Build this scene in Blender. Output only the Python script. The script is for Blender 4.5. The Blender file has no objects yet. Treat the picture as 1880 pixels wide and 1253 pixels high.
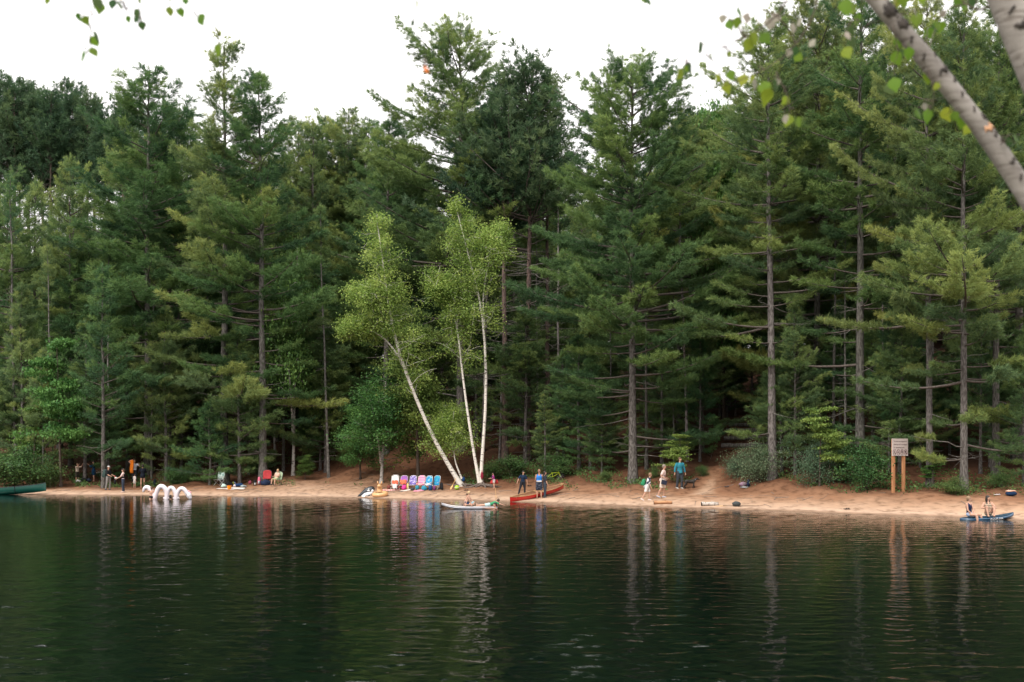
import bpy, math, random
import numpy as np
from mathutils import Vector, Matrix, Euler

# ------------------------------------------------------------------ camera
scene = bpy.context.scene
COL = scene.collection
EYE = 2.7            # eye height over the water
FPX = 2089.0         # focal length in photo pixels (photo is 1880 wide)
HOR = 837.0          # pixel row of the horizon
cam = bpy.data.cameras.new("camera")
camo = bpy.data.objects.new("camera", cam)
COL.objects.link(camo)
camo.location = (0, 0, EYE)
camo.rotation_euler = (math.pi / 2, 0, 0)
cam.sensor_width = 36.0
cam.lens = FPX / 1880 * 36
cam.shift_y = (HOR - 626.5) / 1880
cam.clip_start = 0.1
cam.clip_end = 3000
cam.dof.use_dof = True
cam.dof.focus_distance = 66
cam.dof.aperture_fstop = 3.0
scene.camera = camo

# ------------------------------------------------------------------ overcast sky and soft sun
SUN_EL, SUN_AZ = math.radians(46), math.radians(-148)   # sun high, behind the camera's left shoulder
world = bpy.data.worlds.new("World")
scene.world = world
world.use_nodes = True
wn, wl = world.node_tree.nodes, world.node_tree.links
wn.clear()
w_out = wn.new("ShaderNodeOutputWorld")
w_bg = wn.new("ShaderNodeBackground")
w_sky = wn.new("ShaderNodeTexSky")
w_sky.sky_type = 'NISHITA'
w_sky.sun_disc = False
w_sky.sun_elevation = SUN_EL
w_sky.sun_rotation = SUN_AZ
w_sky.dust_density = 4.0
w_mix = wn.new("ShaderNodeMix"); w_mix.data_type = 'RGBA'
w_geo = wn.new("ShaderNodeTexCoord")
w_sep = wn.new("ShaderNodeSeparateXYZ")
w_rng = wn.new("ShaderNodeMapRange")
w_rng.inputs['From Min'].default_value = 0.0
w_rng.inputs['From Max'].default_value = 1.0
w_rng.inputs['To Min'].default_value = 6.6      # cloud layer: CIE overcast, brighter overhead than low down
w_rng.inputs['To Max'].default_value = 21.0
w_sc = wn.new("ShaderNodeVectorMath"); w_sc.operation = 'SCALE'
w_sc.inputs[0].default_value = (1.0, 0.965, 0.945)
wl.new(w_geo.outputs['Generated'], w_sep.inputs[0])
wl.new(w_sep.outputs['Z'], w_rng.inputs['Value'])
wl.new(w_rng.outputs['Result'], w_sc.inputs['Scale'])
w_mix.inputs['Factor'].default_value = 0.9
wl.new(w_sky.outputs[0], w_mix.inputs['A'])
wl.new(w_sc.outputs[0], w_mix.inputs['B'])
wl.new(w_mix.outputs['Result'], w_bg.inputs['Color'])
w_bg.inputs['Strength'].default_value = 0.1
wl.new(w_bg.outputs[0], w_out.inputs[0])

sun = bpy.data.lights.new("sun", 'SUN')
sun.energy = 1.5
sun.angle = math.radians(14)
sun.color = (1.0, 0.95, 0.87)
suno = bpy.data.objects.new("sun", sun)
COL.objects.link(suno)
sd = Vector((math.sin(SUN_AZ) * math.cos(SUN_EL), math.cos(SUN_AZ) * math.cos(SUN_EL), math.sin(SUN_EL)))
suno.rotation_euler = (-sd).to_track_quat('-Z', 'Y').to_euler()
suno.location = sd * 100

scene.view_settings.view_transform = 'Standard'
scene.view_settings.look = 'None'
scene.view_settings.gamma = 1.0
scene.view_settings.use_curve_mapping = False
scene.view_settings.exposure = 0.86
scene.render.engine = 'CYCLES'
cy = scene.cycles
cy.max_bounces = 8; cy.diffuse_bounces = 6; cy.glossy_bounces = 3; cy.transmission_bounces = 3
cy.transparent_max_bounces = 4; cy.volume_bounces = 0
cy.use_denoising = True
cy.denoiser = 'OPENIMAGEDENOISE'
cy.denoising_input_passes = 'RGB_ALBEDO_NORMAL'

# ------------------------------------------------------------------ materials
MATS = {}
def pmat(name, c1, c2=None, rough=0.7, scale=8.0, pattern='noise', bump=0.0, stretch=(1, 1, 1), spec=0.3,
         trans=0.0, lo=0.35, hi=0.65, detail=4.0, attr=None, objvar=0.0, coat=0.0):
    if name in MATS:
        return MATS[name]
    if c2 is None:
        c2 = tuple(max(0.0, c * 0.78) for c in c1)
    m = bpy.data.materials.new(name)
    m.use_nodes = True
    n, l = m.node_tree.nodes, m.node_tree.links
    b = n['Principled BSDF']; out = n['Material Output']
    tc = n.new('ShaderNodeTexCoord'); mp = n.new('ShaderNodeMapping')
    mp.inputs['Scale'].default_value = stretch
    l.new(tc.outputs['Object'], mp.inputs[0])
    if pattern == 'wave':
        t = n.new('ShaderNodeTexWave'); t.inputs['Scale'].default_value = scale
        t.bands_direction = 'Z'; t.inputs['Distortion'].default_value = 0.6
        fac = t.outputs['Fac']
    elif pattern == 'wavex':
        t = n.new('ShaderNodeTexWave'); t.inputs['Scale'].default_value = scale
        t.bands_direction = 'X'; t.inputs['Distortion'].default_value = 0.3
        fac = t.outputs['Fac']
    elif pattern == 'voronoi':
        t = n.new('ShaderNodeTexVoronoi'); t.inputs['Scale'].default_value = scale
        fac = t.outputs['Distance']
    else:
        t = n.new('ShaderNodeTexNoise'); t.inputs['Scale'].default_value = scale
        t.inputs['Detail'].default_value = detail
        fac = t.outputs['Fac']
    l.new(mp.outputs[0], t.inputs['Vector'])
    r = n.new('ShaderNodeValToRGB')
    r.color_ramp.elements[0].position = lo; r.color_ramp.elements[1].position = hi
    r.color_ramp.elements[0].color = (*c1, 1); r.color_ramp.elements[1].color = (*c2, 1)
    if attr:
        at = n.new('ShaderNodeAttribute'); at.attribute_name = attr
        l.new(at.outputs['Fac'], r.inputs[0])
    else:
        l.new(fac, r.inputs[0])
    col = r.outputs[0]
    if objvar > 0:
        oi = n.new('ShaderNodeObjectInfo'); hs = n.new('ShaderNodeHueSaturation')
        mr = n.new('ShaderNodeMapRange')
        mr.inputs['To Min'].default_value = 1 - objvar; mr.inputs['To Max'].default_value = 1 + objvar
        l.new(oi.outputs['Random'], mr.inputs['Value'])
        l.new(mr.outputs[0], hs.inputs['Value'])
        mr2 = n.new('ShaderNodeMath'); mr2.operation = 'MULTIPLY_ADD'
        mr2.inputs[1].default_value = -0.07; mr2.inputs[2].default_value = 0.53
        l.new(oi.outputs['Random'], mr2.inputs[0])
        l.new(mr2.outputs[0], hs.inputs['Hue'])
        l.new(col, hs.inputs['Color']); col = hs.outputs[0]
    l.new(col, b.inputs['Base Color'])
    b.inputs['Roughness'].default_value = rough
    b.inputs['Specular IOR Level'].default_value = spec
    b.inputs['Coat Weight'].default_value = coat
    if bump > 0:
        bp = n.new('ShaderNodeBump'); bp.inputs['Strength'].default_value = min(1, bump)
        bp.inputs['Distance'].default_value = 0.02
        l.new(fac, bp.inputs['Height']); l.new(bp.outputs[0], b.inputs['Normal'])
    if trans > 0:
        tr = n.new('ShaderNodeBsdfTranslucent'); mx = n.new('ShaderNodeMixShader')
        mx.inputs[0].default_value = trans
        l.new(col, tr.inputs[0]); l.new(b.outputs[0], mx.inputs[1]); l.new(tr.outputs[0], mx.inputs[2])
        l.new(mx.outputs[0], out.inputs[0])
    MATS[name] = m
    return m

def cloth(rgb, key=None, **k):
    nm = "cloth_" + (key or "%02x%02x%02x" % tuple(int(255 * min(1, c)) for c in rgb))
    k.setdefault('rough', 0.85); k.setdefault('scale', 5.0); k.setdefault('spec', 0.15)
    return pmat(nm, rgb, **k)

# ------------------------------------------------------------------ mesh helpers
def frame_from(d):
    d = Vector(d).normalized()
    a = Vector((0, 0, 1)) if abs(d.z) < 0.95 else Vector((1, 0, 0))
    x = a.cross(d).normalized(); y = d.cross(x)
    return x, y, d

class MB:
    """Collects shapes and links them as one mesh object."""
    def __init__(s): s.v = []; s.f = []
    def add(s, vs, fs):
        o = len(s.v); s.v += [tuple(v) for v in vs]; s.f += [tuple(i + o for i in f) for f in fs]; return s
    def box(s, c, size, rot=None):
        hx, hy, hz = (k / 2 for k in size)
        vs = [Vector((x, y, z)) for x in (-hx, hx) for y in (-hy, hy) for z in (-hz, hz)]
        M = Euler(rot).to_matrix() if rot else None
        vs = [(M @ v if M else v) + Vector(c) for v in vs]
        return s.add(vs, [(0, 1, 3, 2), (4, 6, 7, 5), (0, 4, 5, 1), (2, 3, 7, 6), (0, 2, 6, 4), (1, 5, 7, 3)])
    def tube(s, pts, rad, n=6, cap=True, flat=1.0, closed=False):
        pts = [Vector(p) for p in pts]; k = len(pts)
        if not hasattr(rad, '__len__'): rad = [rad] * k
        vs = []; fs = []; px = None
        for i, p in enumerate(pts):
            if closed: d = pts[(i + 1) % k] - pts[i - 1]
            else: d = pts[min(i + 1, k - 1)] - pts[max(i - 1, 0)]
            if d.length < 1e-9: d = Vector((0, 0, 1))
            d.normalize()
            if px is None: x, y, _ = frame_from(d)
            else:
                x = px - d * px.dot(d)
                if x.length < 1e-6: x, y, _ = frame_from(d)
                x.normalize(); y = d.cross(x)
            px = x
            for j in range(n):
                a = 2 * math.pi * j / n
                vs.append(p + x * (math.cos(a) * rad[i]) + y * (math.sin(a) * rad[i] * flat))
        for i in range(k if closed else k - 1):
            for j in range(n):
                a, b = i * n + j, i * n + (j + 1) % n
                c, d2 = ((i + 1) % k) * n + (j + 1) % n, ((i + 1) % k) * n + j
                fs.append((a, b, c, d2))
        if cap and not closed:
            fs.append(tuple(reversed(range(n)))); fs.append(tuple((k - 1) * n + j for j in range(n)))
        return s.add(vs, fs)
    def ell(s, c, r, seg=10, rings=7, axes=None, zmin=-1.0):
        """ellipsoid; axes = (x, y, z) vectors; zmin cuts the lower part off"""
        c = Vector(c)
        X, Y, Z = axes if axes else (Vector((1, 0, 0)), Vector((0, 1, 0)), Vector((0, 0, 1)))
        a0 = math.acos(max(-1, min(1, zmin)))
        vs = [c + Z * r[2]]; fs = []
        for i in range(1, rings + 1):
            th = a0 * i / rings
            for j in range(seg):
                ph = 2 * math.pi * j / seg
                vs.append(c + X * (r[0] * math.sin(th) * math.cos(ph)) + Y * (r[1] * math.sin(th) * math.sin(ph)) + Z * (r[2] * math.cos(th)))
        for j in range(seg): fs.append((0, 1 + j, 1 + (j + 1) % seg))
        for i in range(rings - 1):
            for j in range(seg):
                a = 1 + i * seg + j; b = 1 + i * seg + (j + 1) % seg
                fs.append((a, a + seg, b + seg, b))
        fs.append(tuple(reversed([1 + (rings - 1) * seg + j for j in range(seg)])) if zmin > -0.999 else tuple(1 + (rings - 1) * seg + j for j in reversed(range(seg))))
        return s.add(vs, fs)
    def grid(s, P):
        """P[i][j] points -> quads"""
        r, c = len(P), len(P[0])
        vs = [p for row in P for p in row]
        fs = [(i * c + j, i * c + j + 1, (i + 1) * c + j + 1, (i + 1) * c + j) for i in range(r - 1) for j in range(c - 1)]
        return s.add(vs, fs)
    def slab(s, P, N):
        """double sided sheet from grid P with offset vector N (thickness)"""
        N = Vector(N); r, c = len(P), len(P[0])
        A = [Vector(p) for row in P for p in row]; B = [p + N for p in A]
        o = len(A); fs = []
        for i in range(r - 1):
            for j in range(c - 1):
                q = (i * c + j, i * c + j + 1, (i + 1) * c + j + 1, (i + 1) * c + j)
                fs.append(tuple(reversed(q))); fs.append(tuple(k + o for k in q))
        loop = [j for j in range(c)] + [i * c + c - 1 for i in range(1, r)] + [(r - 1) * c + j for j in range(c - 2, -1, -1)] + [i * c for i in range(r - 2, 0, -1)]
        for a, b in zip(loop, loop[1:] + loop[:1]): fs.append((a, b, b + o, a + o))
        return s.add(A + B, fs)
    def disc(s, c, r, n=12, h=0.01, axes=None):
        c = Vector(c); X, Y, Z = axes if axes else (Vector((1, 0, 0)), Vector((0, 1, 0)), Vector((0, 0, 1)))
        vs = [c + X * (r * math.cos(2 * math.pi * j / n)) + Y * (r * math.sin(2 * math.pi * j / n)) + Z * (h * k) for k in (0, 1) for j in range(n)]
        fs = [tuple(reversed(range(n))), tuple(range(n, 2 * n))] + [(j, (j + 1) % n, n + (j + 1) % n, n + j) for j in range(n)]
        return s.add(vs, fs)
    def mesh(s, name, mat, smooth=True):
        me = bpy.data.meshes.new(name)
        me.from_pydata([tuple(v) for v in s.v], [], s.f)
        if smooth: me.polygons.foreach_set('use_smooth', [True] * len(me.polygons))
        me.materials.append(mat); me.update()
        return me
    def build(s, name, mat, parent=None, smooth=True, label=None):
        return link(name, s.mesh(name, mat, smooth), parent, label)

def link(name, me, parent=None, label=None):
    o = bpy.data.objects.new(name, me); COL.objects.link(o)
    if parent: o.parent = parent
    if label: o['label'] = label
    return o

def tag(o, label=None, cat=None, group=None, kind=None):
    if label: o['label'] = label
    if cat: o['category'] = cat
    if group: o['group'] = group
    if kind: o['kind'] = kind
    return o

def thing(name, label, cat, loc=(0, 0, 0), rz=0.0, group=None):
    o = bpy.data.objects.new(name, None); COL.objects.link(o)
    o.location = loc; o.rotation_euler = (0, 0, rz); o.empty_display_size = 0.2
    return tag(o, label, cat, group)

def np_mesh(name, V, F, mat, attrs=None, smooth=False):
    """V (n,3), F (m,k) numpy arrays -> mesh; attrs {name: per-vertex floats}"""
    V = np.ascontiguousarray(V, np.float32); F = np.ascontiguousarray(F, np.int32)
    me = bpy.data.meshes.new(name); m, k = F.shape
    me.vertices.add(len(V)); me.vertices.foreach_set('co', V.ravel())
    me.loops.add(m * k); me.loops.foreach_set('vertex_index', F.ravel())
    me.polygons.add(m); me.polygons.foreach_set('loop_start', np.arange(0, m * k, k, dtype=np.int32))
    me.polygons.foreach_set('use_smooth', np.full(m, smooth))
    for a, vals in (attrs or {}).items():
        at = me.attributes.new(a, 'FLOAT', 'POINT'); at.data.foreach_set('value', np.ascontiguousarray(vals, np.float32))
    me.update(calc_edges=True); me.materials.append(mat)
    return me

# ------------------------------------------------------------------ shoreline and terrain
SHX = np.array([-400, -120, -60, -35.7, -21.2, -11.2, -2.6, 1.9, 5.5, 13.1, 15.1, 18.7, 21.5, 40, 90, 400])
SHY = np.array([150, 97, 84.5, 79.3, 76.2, 73.2, 68.3, 64.8, 61.2, 55.4, 53.2, 50.4, 47.6, 30, -5, -60])
_gx = np.arange(-400, 400.01, 0.5)
_gy = np.interp(_gx, SHX, SHY)
_k = np.hanning(9); _k /= _k.sum()
_gy = np.convolve(np.pad(_gy, 4, mode='edge'), _k, 'valid') + 0.12 * np.sin(_gx * 1.1) + 0.1 * np.sin(_gx * 0.47 + 1)
_gs = np.gradient(np.convolve(np.pad(np.interp(_gx, SHX, SHY), 12, mode='edge'), np.ones(25) / 25, 'valid'), _gx)
def y_shore(x): return np.interp(x, _gx, _gy)
def c_shore(x): return 1 / np.sqrt(1 + np.interp(x, _gx, _gs) ** 2)
def inland(x, y): return (np.asarray(y) - y_shore(x)) * c_shore(x)
PS = np.array([-60, -20, -6, 0, 2, 5, 9, 13, 19, 25, 40, 70, 120, 700])
PZ = np.array([-6, -3, -0.8, 0, 0.26, 0.6, 1.2, 2.3, 5.0, 7.2, 10.6, 16, 17, 17])
PL = np.array([-6, -3, -0.8, 0, 0.17, 0.33, 0.6, 1.2, 3.6, 6.4, 10.2, 15.5, 17, 17])
def terrain(x, y):
    x = np.asarray(x, float); y = np.asarray(y, float)
    s = inland(x, y)
    k = np.clip((x + 22) / 16.0, 0, 1)
    z = np.interp(s, PS, PZ) * k + np.interp(s, PS, PL) * (1 - k)
    amp = np.clip((s - 1.0) / 8, 0, 1)
    z = z + amp * (0.10 * np.sin(x * 0.9 + y * 0.5) + 0.08 * np.sin(x * 1.7 - y * 1.3 + 2) + 0.12 * np.sin(x * 0.31 + y * 0.23 + 1))
    z = z + np.clip(s, 0, 1) * 0.018 * (np.sin(x * 3.1 + y * 1.7) + np.sin(x * 2.3 - y * 4.1))
    return z
def at(px, py, Y): return Vector(((px - 940) / FPX * Y, Y, EYE - (py - HOR) / FPX * Y))
_Y = np.arange(35, 170, 0.05)
def ground_at(px, py):
    """where the sight line through a photo pixel meets the ground"""
    X = (px - 940) / FPX * _Y; Z = EYE - (py - HOR) / FPX * _Y
    hit = np.nonzero((Z <= terrain(X, _Y)) & (inland(X, _Y) > 0.0))[0]
    i = hit[0] if len(hit) else len(_Y) - 1
    return Vector((float(X[i]), float(_Y[i]), float(terrain(X[i], _Y[i]))))
def base_at(px, s):
    """ground point on the sight column px, s metres inland"""
    X = (px - 940) / FPX * _Y
    i = np.nonzero(inland(X, _Y) >= s)[0][0]
    return Vector((float(X[i]), float(_Y[i]), float(terrain(X[i], _Y[i]))))
def water_at(px, py):
    Y = EYE * FPX / (py - HOR); return Vector(((px - 940) / FPX * Y, Y, 0.0))
def scale_at(p): return FPX / p.y      # photo pixels per metre

def ground_mesh():
    xs = np.concatenate([np.arange(-400, -60, 12), np.arange(-60, -42, 1.5), np.arange(-42, 34, 0.3), np.arange(34, 60, 1.5), np.arange(60, 401, 12)])
    ss = np.concatenate([[-60, -30, -15, -8, -4], np.arange(-2, 14, 0.2), np.arange(14, 45, 0.7), [46, 50, 56, 64, 74, 86, 100, 130, 180, 260, 400, 650]])
    X, S = np.meshgrid(xs, ss)
    Y = y_shore(X) + S / c_shore(X)
    Z = terrain(X, Y)
    n, m = X.shape
    V = np.stack([X, Y, Z], -1).reshape(-1, 3)
    i = np.arange(n * m).reshape(n, m)
    F = np.stack([i[:-1, :-1], i[:-1, 1:], i[1:, 1:], i[1:, :-1]], -1).reshape(-1, 4)
    # trodden trail up the slope on the right
    PXc = np.interp(S, [5, 9, 14, 20, 30], [0, 0, 0, 0, 0])
    tr = []
    for s_, p_ in ((5, 1290), (8, 1305), (11, 1318), (14, 1335), (18, 1362), (22, 1372), (28, 1380)):
        q = base_at(p_, s_); tr.append((q.x, q.y))
    tr = np.array(tr)
    d = np.full(X.shape, 99.0)
    for a, b in zip(tr[:-1], tr[1:]):
        t = np.clip(((X - a[0]) * (b[0] - a[0]) + (Y - a[1]) * (b[1] - a[1])) / ((b - a) ** 2).sum(), 0, 1)
        d = np.minimum(d, np.hypot(X - a[0] - t * (b[0] - a[0]), Y - a[1] - t * (b[1] - a[1])))
    path = np.clip(1.15 - d / 0.85, 0, 1)
    # open sandy trampled area behind the beach chairs
    q = base_at(660, 11)
    path = np.maximum(path, 0.8 * np.clip(1.6 - np.hypot((X - q.x) / 6.5, (Y - q.y) / 6.0), 0, 1))
    return np_mesh("ground", V, F, ground_mat(), {'inland': S.ravel(), 'path': path.ravel()}, smooth=True)

def ground_mat():
    m = bpy.data.materials.new("sand_and_needle_litter"); m.use_nodes = True
    n, l = m.node_tree.nodes, m.node_tree.links; b = n['Principled BSDF']
    ia = n.new('ShaderNodeAttribute'); ia.attribute_name = 'inland'
    pa = n.new('ShaderNodeAttribute'); pa.attribute_name = 'path'
    tc = n.new('ShaderNodeTexCoord')
    def noise(sc, det=5, stretch=None):
        t = n.new('ShaderNodeTexNoise'); t.inputs['Scale'].default_value = sc; t.inputs['Detail'].default_value = det
        if stretch:
            mp = n.new('ShaderNodeMapping'); mp.inputs['Scale'].default_value = stretch
            l.new(tc.outputs['Object'], mp.inputs[0]); l.new(mp.outputs[0], t.inputs['Vector'])
        else: l.new(tc.outputs['Object'], t.inputs['Vector'])
        return t.outputs['Fac']
    def math_(op, a, bb, c=None):
        t = n.new('ShaderNodeMath'); t.operation = op
        for i, v in enumerate((a, bb, c)):
            if v is None: continue
            if isinstance(v, (int, float)): t.inputs[i].default_value = v
            else: l.new(v, t.inputs[i])
        return t.outputs[0]
    def ramp(f, stops):
        r = n.new('ShaderNodeValToRGB')
        while len(r.color_ramp.elements) < len(stops): r.color_ramp.elements.new(0.5)
        for e, (p, c) in zip(r.color_ramp.elements, stops): e.position = p; e.color = (*c, 1)
        l.new(f, r.inputs[0]); return r.outputs[0]
    def mix(f, a, bb):
        t = n.new('ShaderNodeMix'); t.data_type = 'RGBA'
        l.new(f, t.inputs['Factor'])
        for k, v in (('A', a), ('B', bb)):
            if isinstance(v, tuple): t.inputs[k].default_value = (*v, 1)
            else: l.new(v, t.inputs[k])
        return t.outputs['Result']
    # distance inland with wandering edges
    w = math_('MULTIPLY_ADD', noise(0.35, 4), 5.0, -2.5)
    w2 = math_('MULTIPLY_ADD', noise(1.9, 4), 1.6, -0.8)
    amp = math_('MINIMUM', math_('MULTIPLY', ia.outputs['Fac'], 0.16), 1.0)
    s = math_('ADD', ia.outputs['Fac'], math_('MULTIPLY', math_('ADD', w, w2), amp))
    s = math_('SUBTRACT', s, math_('MULTIPLY', pa.outputs['Fac'], 5.0))
    sn = math_('DIVIDE', s, 14.0)
    col = ramp(sn, [(0.0, (0.19, 0.125, 0.085)), (0.022, (0.25, 0.165, 0.115)), (0.05, (0.385, 0.270, 0.194)), (0.17, (0.330, 0.212, 0.140)),
                    (0.34, (0.22, 0.116, 0.067)), (0.55, (0.125, 0.058, 0.032)), (1.0, (0.070, 0.036, 0.022))])
    # footprints, litter, wet patches
    g = ramp(noise(2.6, 6, (1, 0.6, 1)), [(0.32, (0.60, 0.57, 0.54)), (0.47, (0.98, 0.98, 0.98)), (0.66, (1.16, 1.14, 1.12))])
    mm = n.new('ShaderNodeMix'); mm.data_type = 'RGBA'; mm.blend_type = 'MULTIPLY'; mm.inputs['Factor'].default_value = 0.95
    l.new(col, mm.inputs['A']); l.new(g, mm.inputs['B'])
    speck = math_('GREATER_THAN', noise(17, 3, (1, 0.45, 1)), 0.66)
    sp = math_('MULTIPLY', speck, math_('MINIMUM', math_('MULTIPLY', math_('MAXIMUM', math_('SUBTRACT', ia.outputs['Fac'], 2.0), 0.0), 0.12), 0.75))
    col2 = mix(sp, mm.outputs['Result'], (0.075, 0.042, 0.026))
    l.new(col2, b.inputs['Base Color'])
    b.inputs['Roughness'].default_value = 0.95; b.inputs['Specular IOR Level'].default_value = 0.1
    bp = n.new('ShaderNodeBump'); bp.inputs['Strength'].default_value = 0.6; bp.inputs['Distance'].default_value = 0.06
    l.new(noise(3.6, 6), bp.inputs['Height']); l.new(bp.outputs[0], b.inputs['Normal'])
    return m

def water_mat():
    m = bpy.data.materials.new("dark_lake_water"); m.use_nodes = True
    n, l = m.node_tree.nodes, m.node_tree.links; b = n['Principled BSDF']
    b.inputs['Base Color'].default_value = (0.0004, 0.0026, 0.0021, 1)
    b.inputs['Roughness'].default_value = 0.05
    b.inputs['IOR'].default_value = 1.33
    b.inputs['Specular IOR Level'].default_value = 0.30
    tc = n.new('ShaderNodeTexCoord')
    def noise(sc, stretch, det=2.0, rot=0.0, dist=0.0):
        mp = n.new('ShaderNodeMapping'); mp.inputs['Scale'].default_value = stretch
        mp.inputs['Rotation'].default_value = (0, 0, rot)
        t = n.new('ShaderNodeTexNoise'); t.inputs['Scale'].default_value = sc; t.inputs['Detail'].default_value = det
        t.inputs['Distortion'].default_value = dist
        l.new(tc.outputs['Object'], mp.inputs[0]); l.new(mp.outputs[0], t.inputs['Vector']); return t.outputs['Fac']
    prev = None
    for sc, st, amp, rot in ((8.0, (0.6, 1, 1), 0.0055, 0.12),):
        bp = n.new('ShaderNodeBump'); bp.inputs['Strength'].default_value = 1.0; bp.inputs['Distance'].default_value = amp
        l.new(noise(sc, st, 2.0, rot, 0.4), bp.inputs['Height'])
        if prev: l.new(prev, bp.inputs['Normal'])
        prev = bp.outputs[0]
    l.new(prev, b.inputs['Normal'])
    return m

tag(link("ground", ground_mesh()), "sandy beach rising into a needle covered forest floor", kind='structure')
def water_mesh():
    """lake surface: real small waves on the open water before the beach, flat sheet beyond"""
    rng = np.random.default_rng(3)
    u = np.linspace(-.54, .54, 300)
    Yr = [9.5]
    while Yr[-1] < 84: Yr.append(Yr[-1] + .050 + .00150 * Yr[-1])
    Yr = np.array(Yr); U, Y = np.meshgrid(u, Yr); X = U * Y
    Z = np.zeros_like(X)
    gust = .74 + .38 * np.sin(X * .11 + Y * .23 + 1) * np.sin(X * .05 - Y * .09) + .16 * np.sin(X * .31 - Y * .17 + 2)
    for k in range(56):
        lam = .22 * (10 ** (.85 * rng.random() ** 2.0)); a = rng.normal() * .60 + (.12 if k % 2 else -.1)
        kx, ky = 2 * math.pi / lam * math.sin(a), 2 * math.pi / lam * math.cos(a)
        amp = WSLOPE * lam / (2 * math.pi) * rng.uniform(.6, 1.2)
        Z += amp * np.sin(kx * X + ky * Y + rng.uniform(0, 6.28) + .5 * np.sin(.7 * X + .4 * Y + k))
    edge = np.clip((.54 - np.abs(U)) / .03, 0, 1) * np.clip((Y - 9.5) / 1.0, 0, 1) * np.clip((84 - Y) / 3.0, 0, 1)
    Z *= edge * gust
    n, m = X.shape; V = np.stack([X, Y, Z], -1).reshape(-1, 3)
    q = np.arange(n * m).reshape(n, m)
    F = np.stack([q[:-1, :-1], q[:-1, 1:], q[1:, 1:], q[1:, :-1]], -1).reshape(-1, 4)
    a, b_, c, d = (X[0, 0], Yr[0]), (X[0, -1], Yr[0]), (X[-1, -1], Yr[-1]), (X[-1, 0], Yr[-1])
    A, B, C, D = (-600, -400), (600, -400), (600, 300), (-600, 300)
    O = np.array([(*p, 0.0) for p in (a, b_, c, d, A, B, C, D)]); o = len(V)
    F = np.concatenate([F, o + np.array([(4, 5, 1, 0), (5, 6, 2, 1), (6, 7, 3, 2), (7, 4, 0, 3)])])
    return np_mesh("water", np.concatenate([V, O]), F, water_mat(), smooth=True)
WSLOPE = 0.0115
tag(link("water", water_mesh()), "dark rippled lake water", kind='structure')
# the bank the photographer stands on
_xs = np.arange(-25, 25.1, 0.5); _ys = np.concatenate([np.arange(-40, -4, 3), np.arange(-4, 9.1, 0.4)])
_X, _YY = np.meshgrid(_xs, _ys)
_Z = np.interp(_YY + 0.5 * np.sin(_X * 0.6), [-40, 2.5, 5.5, 7.5, 12], [1.9, 1.05, 0.25, -0.2, -0.8]) + 0.04 * np.sin(_X * 2.1 + _YY * 1.7)
_i = np.arange(_X.size).reshape(_X.shape)
tag(link("near_bank", np_mesh("near_bank", np.stack([_X, _YY, _Z], -1).reshape(-1, 3),
    np.stack([_i[:-1, :-1], _i[:-1, 1:], _i[1:, 1:], _i[1:, :-1]], -1).reshape(-1, 4),
    pmat("leafy_soil", (0.10, 0.075, 0.045), (0.05, 0.06, 0.025), rough=0.95, scale=3.0, bump=0.6), smooth=True)),
    "leafy soil bank under the foreground birch", kind='structure')
# ------------------------------------------------------------------ tree generators
M_BARK = pmat("pine_bark", (0.150, 0.138, 0.126), (0.060, 0.053, 0.047), rough=0.95, scale=9.0, stretch=(1.5, 1.5, 0.5), bump=1.0, lo=0.40, hi=0.60, objvar=0.22, detail=8.0)
M_REDBARK = pmat("red_pine_bark", (0.145, 0.105, 0.085), (0.075, 0.056, 0.048), rough=0.95, scale=9.0, stretch=(1.5, 1.5, 0.5), bump=1.0, lo=0.40, hi=0.60, objvar=0.15, detail=8.0)
M_DEAD = pmat("dead_grey_wood", (0.19, 0.175, 0.16), (0.10, 0.09, 0.08), rough=0.95, scale=9.0)
M_BIRCH = pmat("white_birch_bark", (0.06, 0.05, 0.045), (0.62, 0.58, 0.52), rough=0.8, scale=4.0, stretch=(0.8, 0.8, 4.2), lo=0.34, hi=0.42, detail=3)
M_GREYBIRCH = pmat("grey_birch_bark", (0.07, 0.06, 0.055), (0.36, 0.33, 0.30), rough=0.85, scale=4.0, stretch=(0.8, 0.8, 4.0), lo=0.34, hi=0.46, detail=3)
M_LIMB = pmat("pine_limb_bark", (0.12, 0.10, 0.088), (0.075, 0.06, 0.052), rough=0.95, scale=9.0)
M_TWIG = pmat("brown_twig_bark", (0.10, 0.075, 0.06), (0.06, 0.045, 0.035), rough=0.9, scale=9.0)

def leafmat(name, c1, c2, c3, trans=0.4, rough=0.6, spec=0.25, objvar=0.22):
    """foliage: colour runs with the per-tuft attribute 'tint' (older needles to new growth)"""
    m = pmat(name, c1, c3, attr='tint', trans=trans, rough=rough, spec=spec, lo=0.05, hi=0.95, objvar=objvar)
    for n in m.node_tree.nodes:
        if n.type == 'VALTORGB' and len(n.color_ramp.elements) == 2:
            e = n.color_ramp.elements.new(0.5); e.color = (*c2, 1)
    return m
M_WPINE = leafmat("white_pine_needles", (0.064, 0.126, 0.058), (0.140, 0.222, 0.072), (0.275, 0.345, 0.098))
M_YPINE = leafmat("young_pine_needles", (0.064, 0.132, 0.062), (0.122, 0.218, 0.080), (0.235, 0.325, 0.100))
M_RPINE = leafmat("red_pine_needles", (0.036, 0.078, 0.044), (0.060, 0.118, 0.056), (0.100, 0.168, 0.066))
M_BLEAF = leafmat("birch_leaves", (0.10, 0.200, 0.045), (0.185, 0.310, 0.066), (0.32, 0.42, 0.11), trans=0.38)
M_DLEAF = leafmat("broad_leaves", (0.052, 0.125, 0.036), (0.095, 0.195, 0.048), (0.165, 0.280, 0.065), trans=0.35)
M_SHRUB = leafmat("shrub_leaves", (0.040, 0.095, 0.034), (0.070, 0.145, 0.042), (0.130, 0.215, 0.060), trans=0.3)
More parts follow.
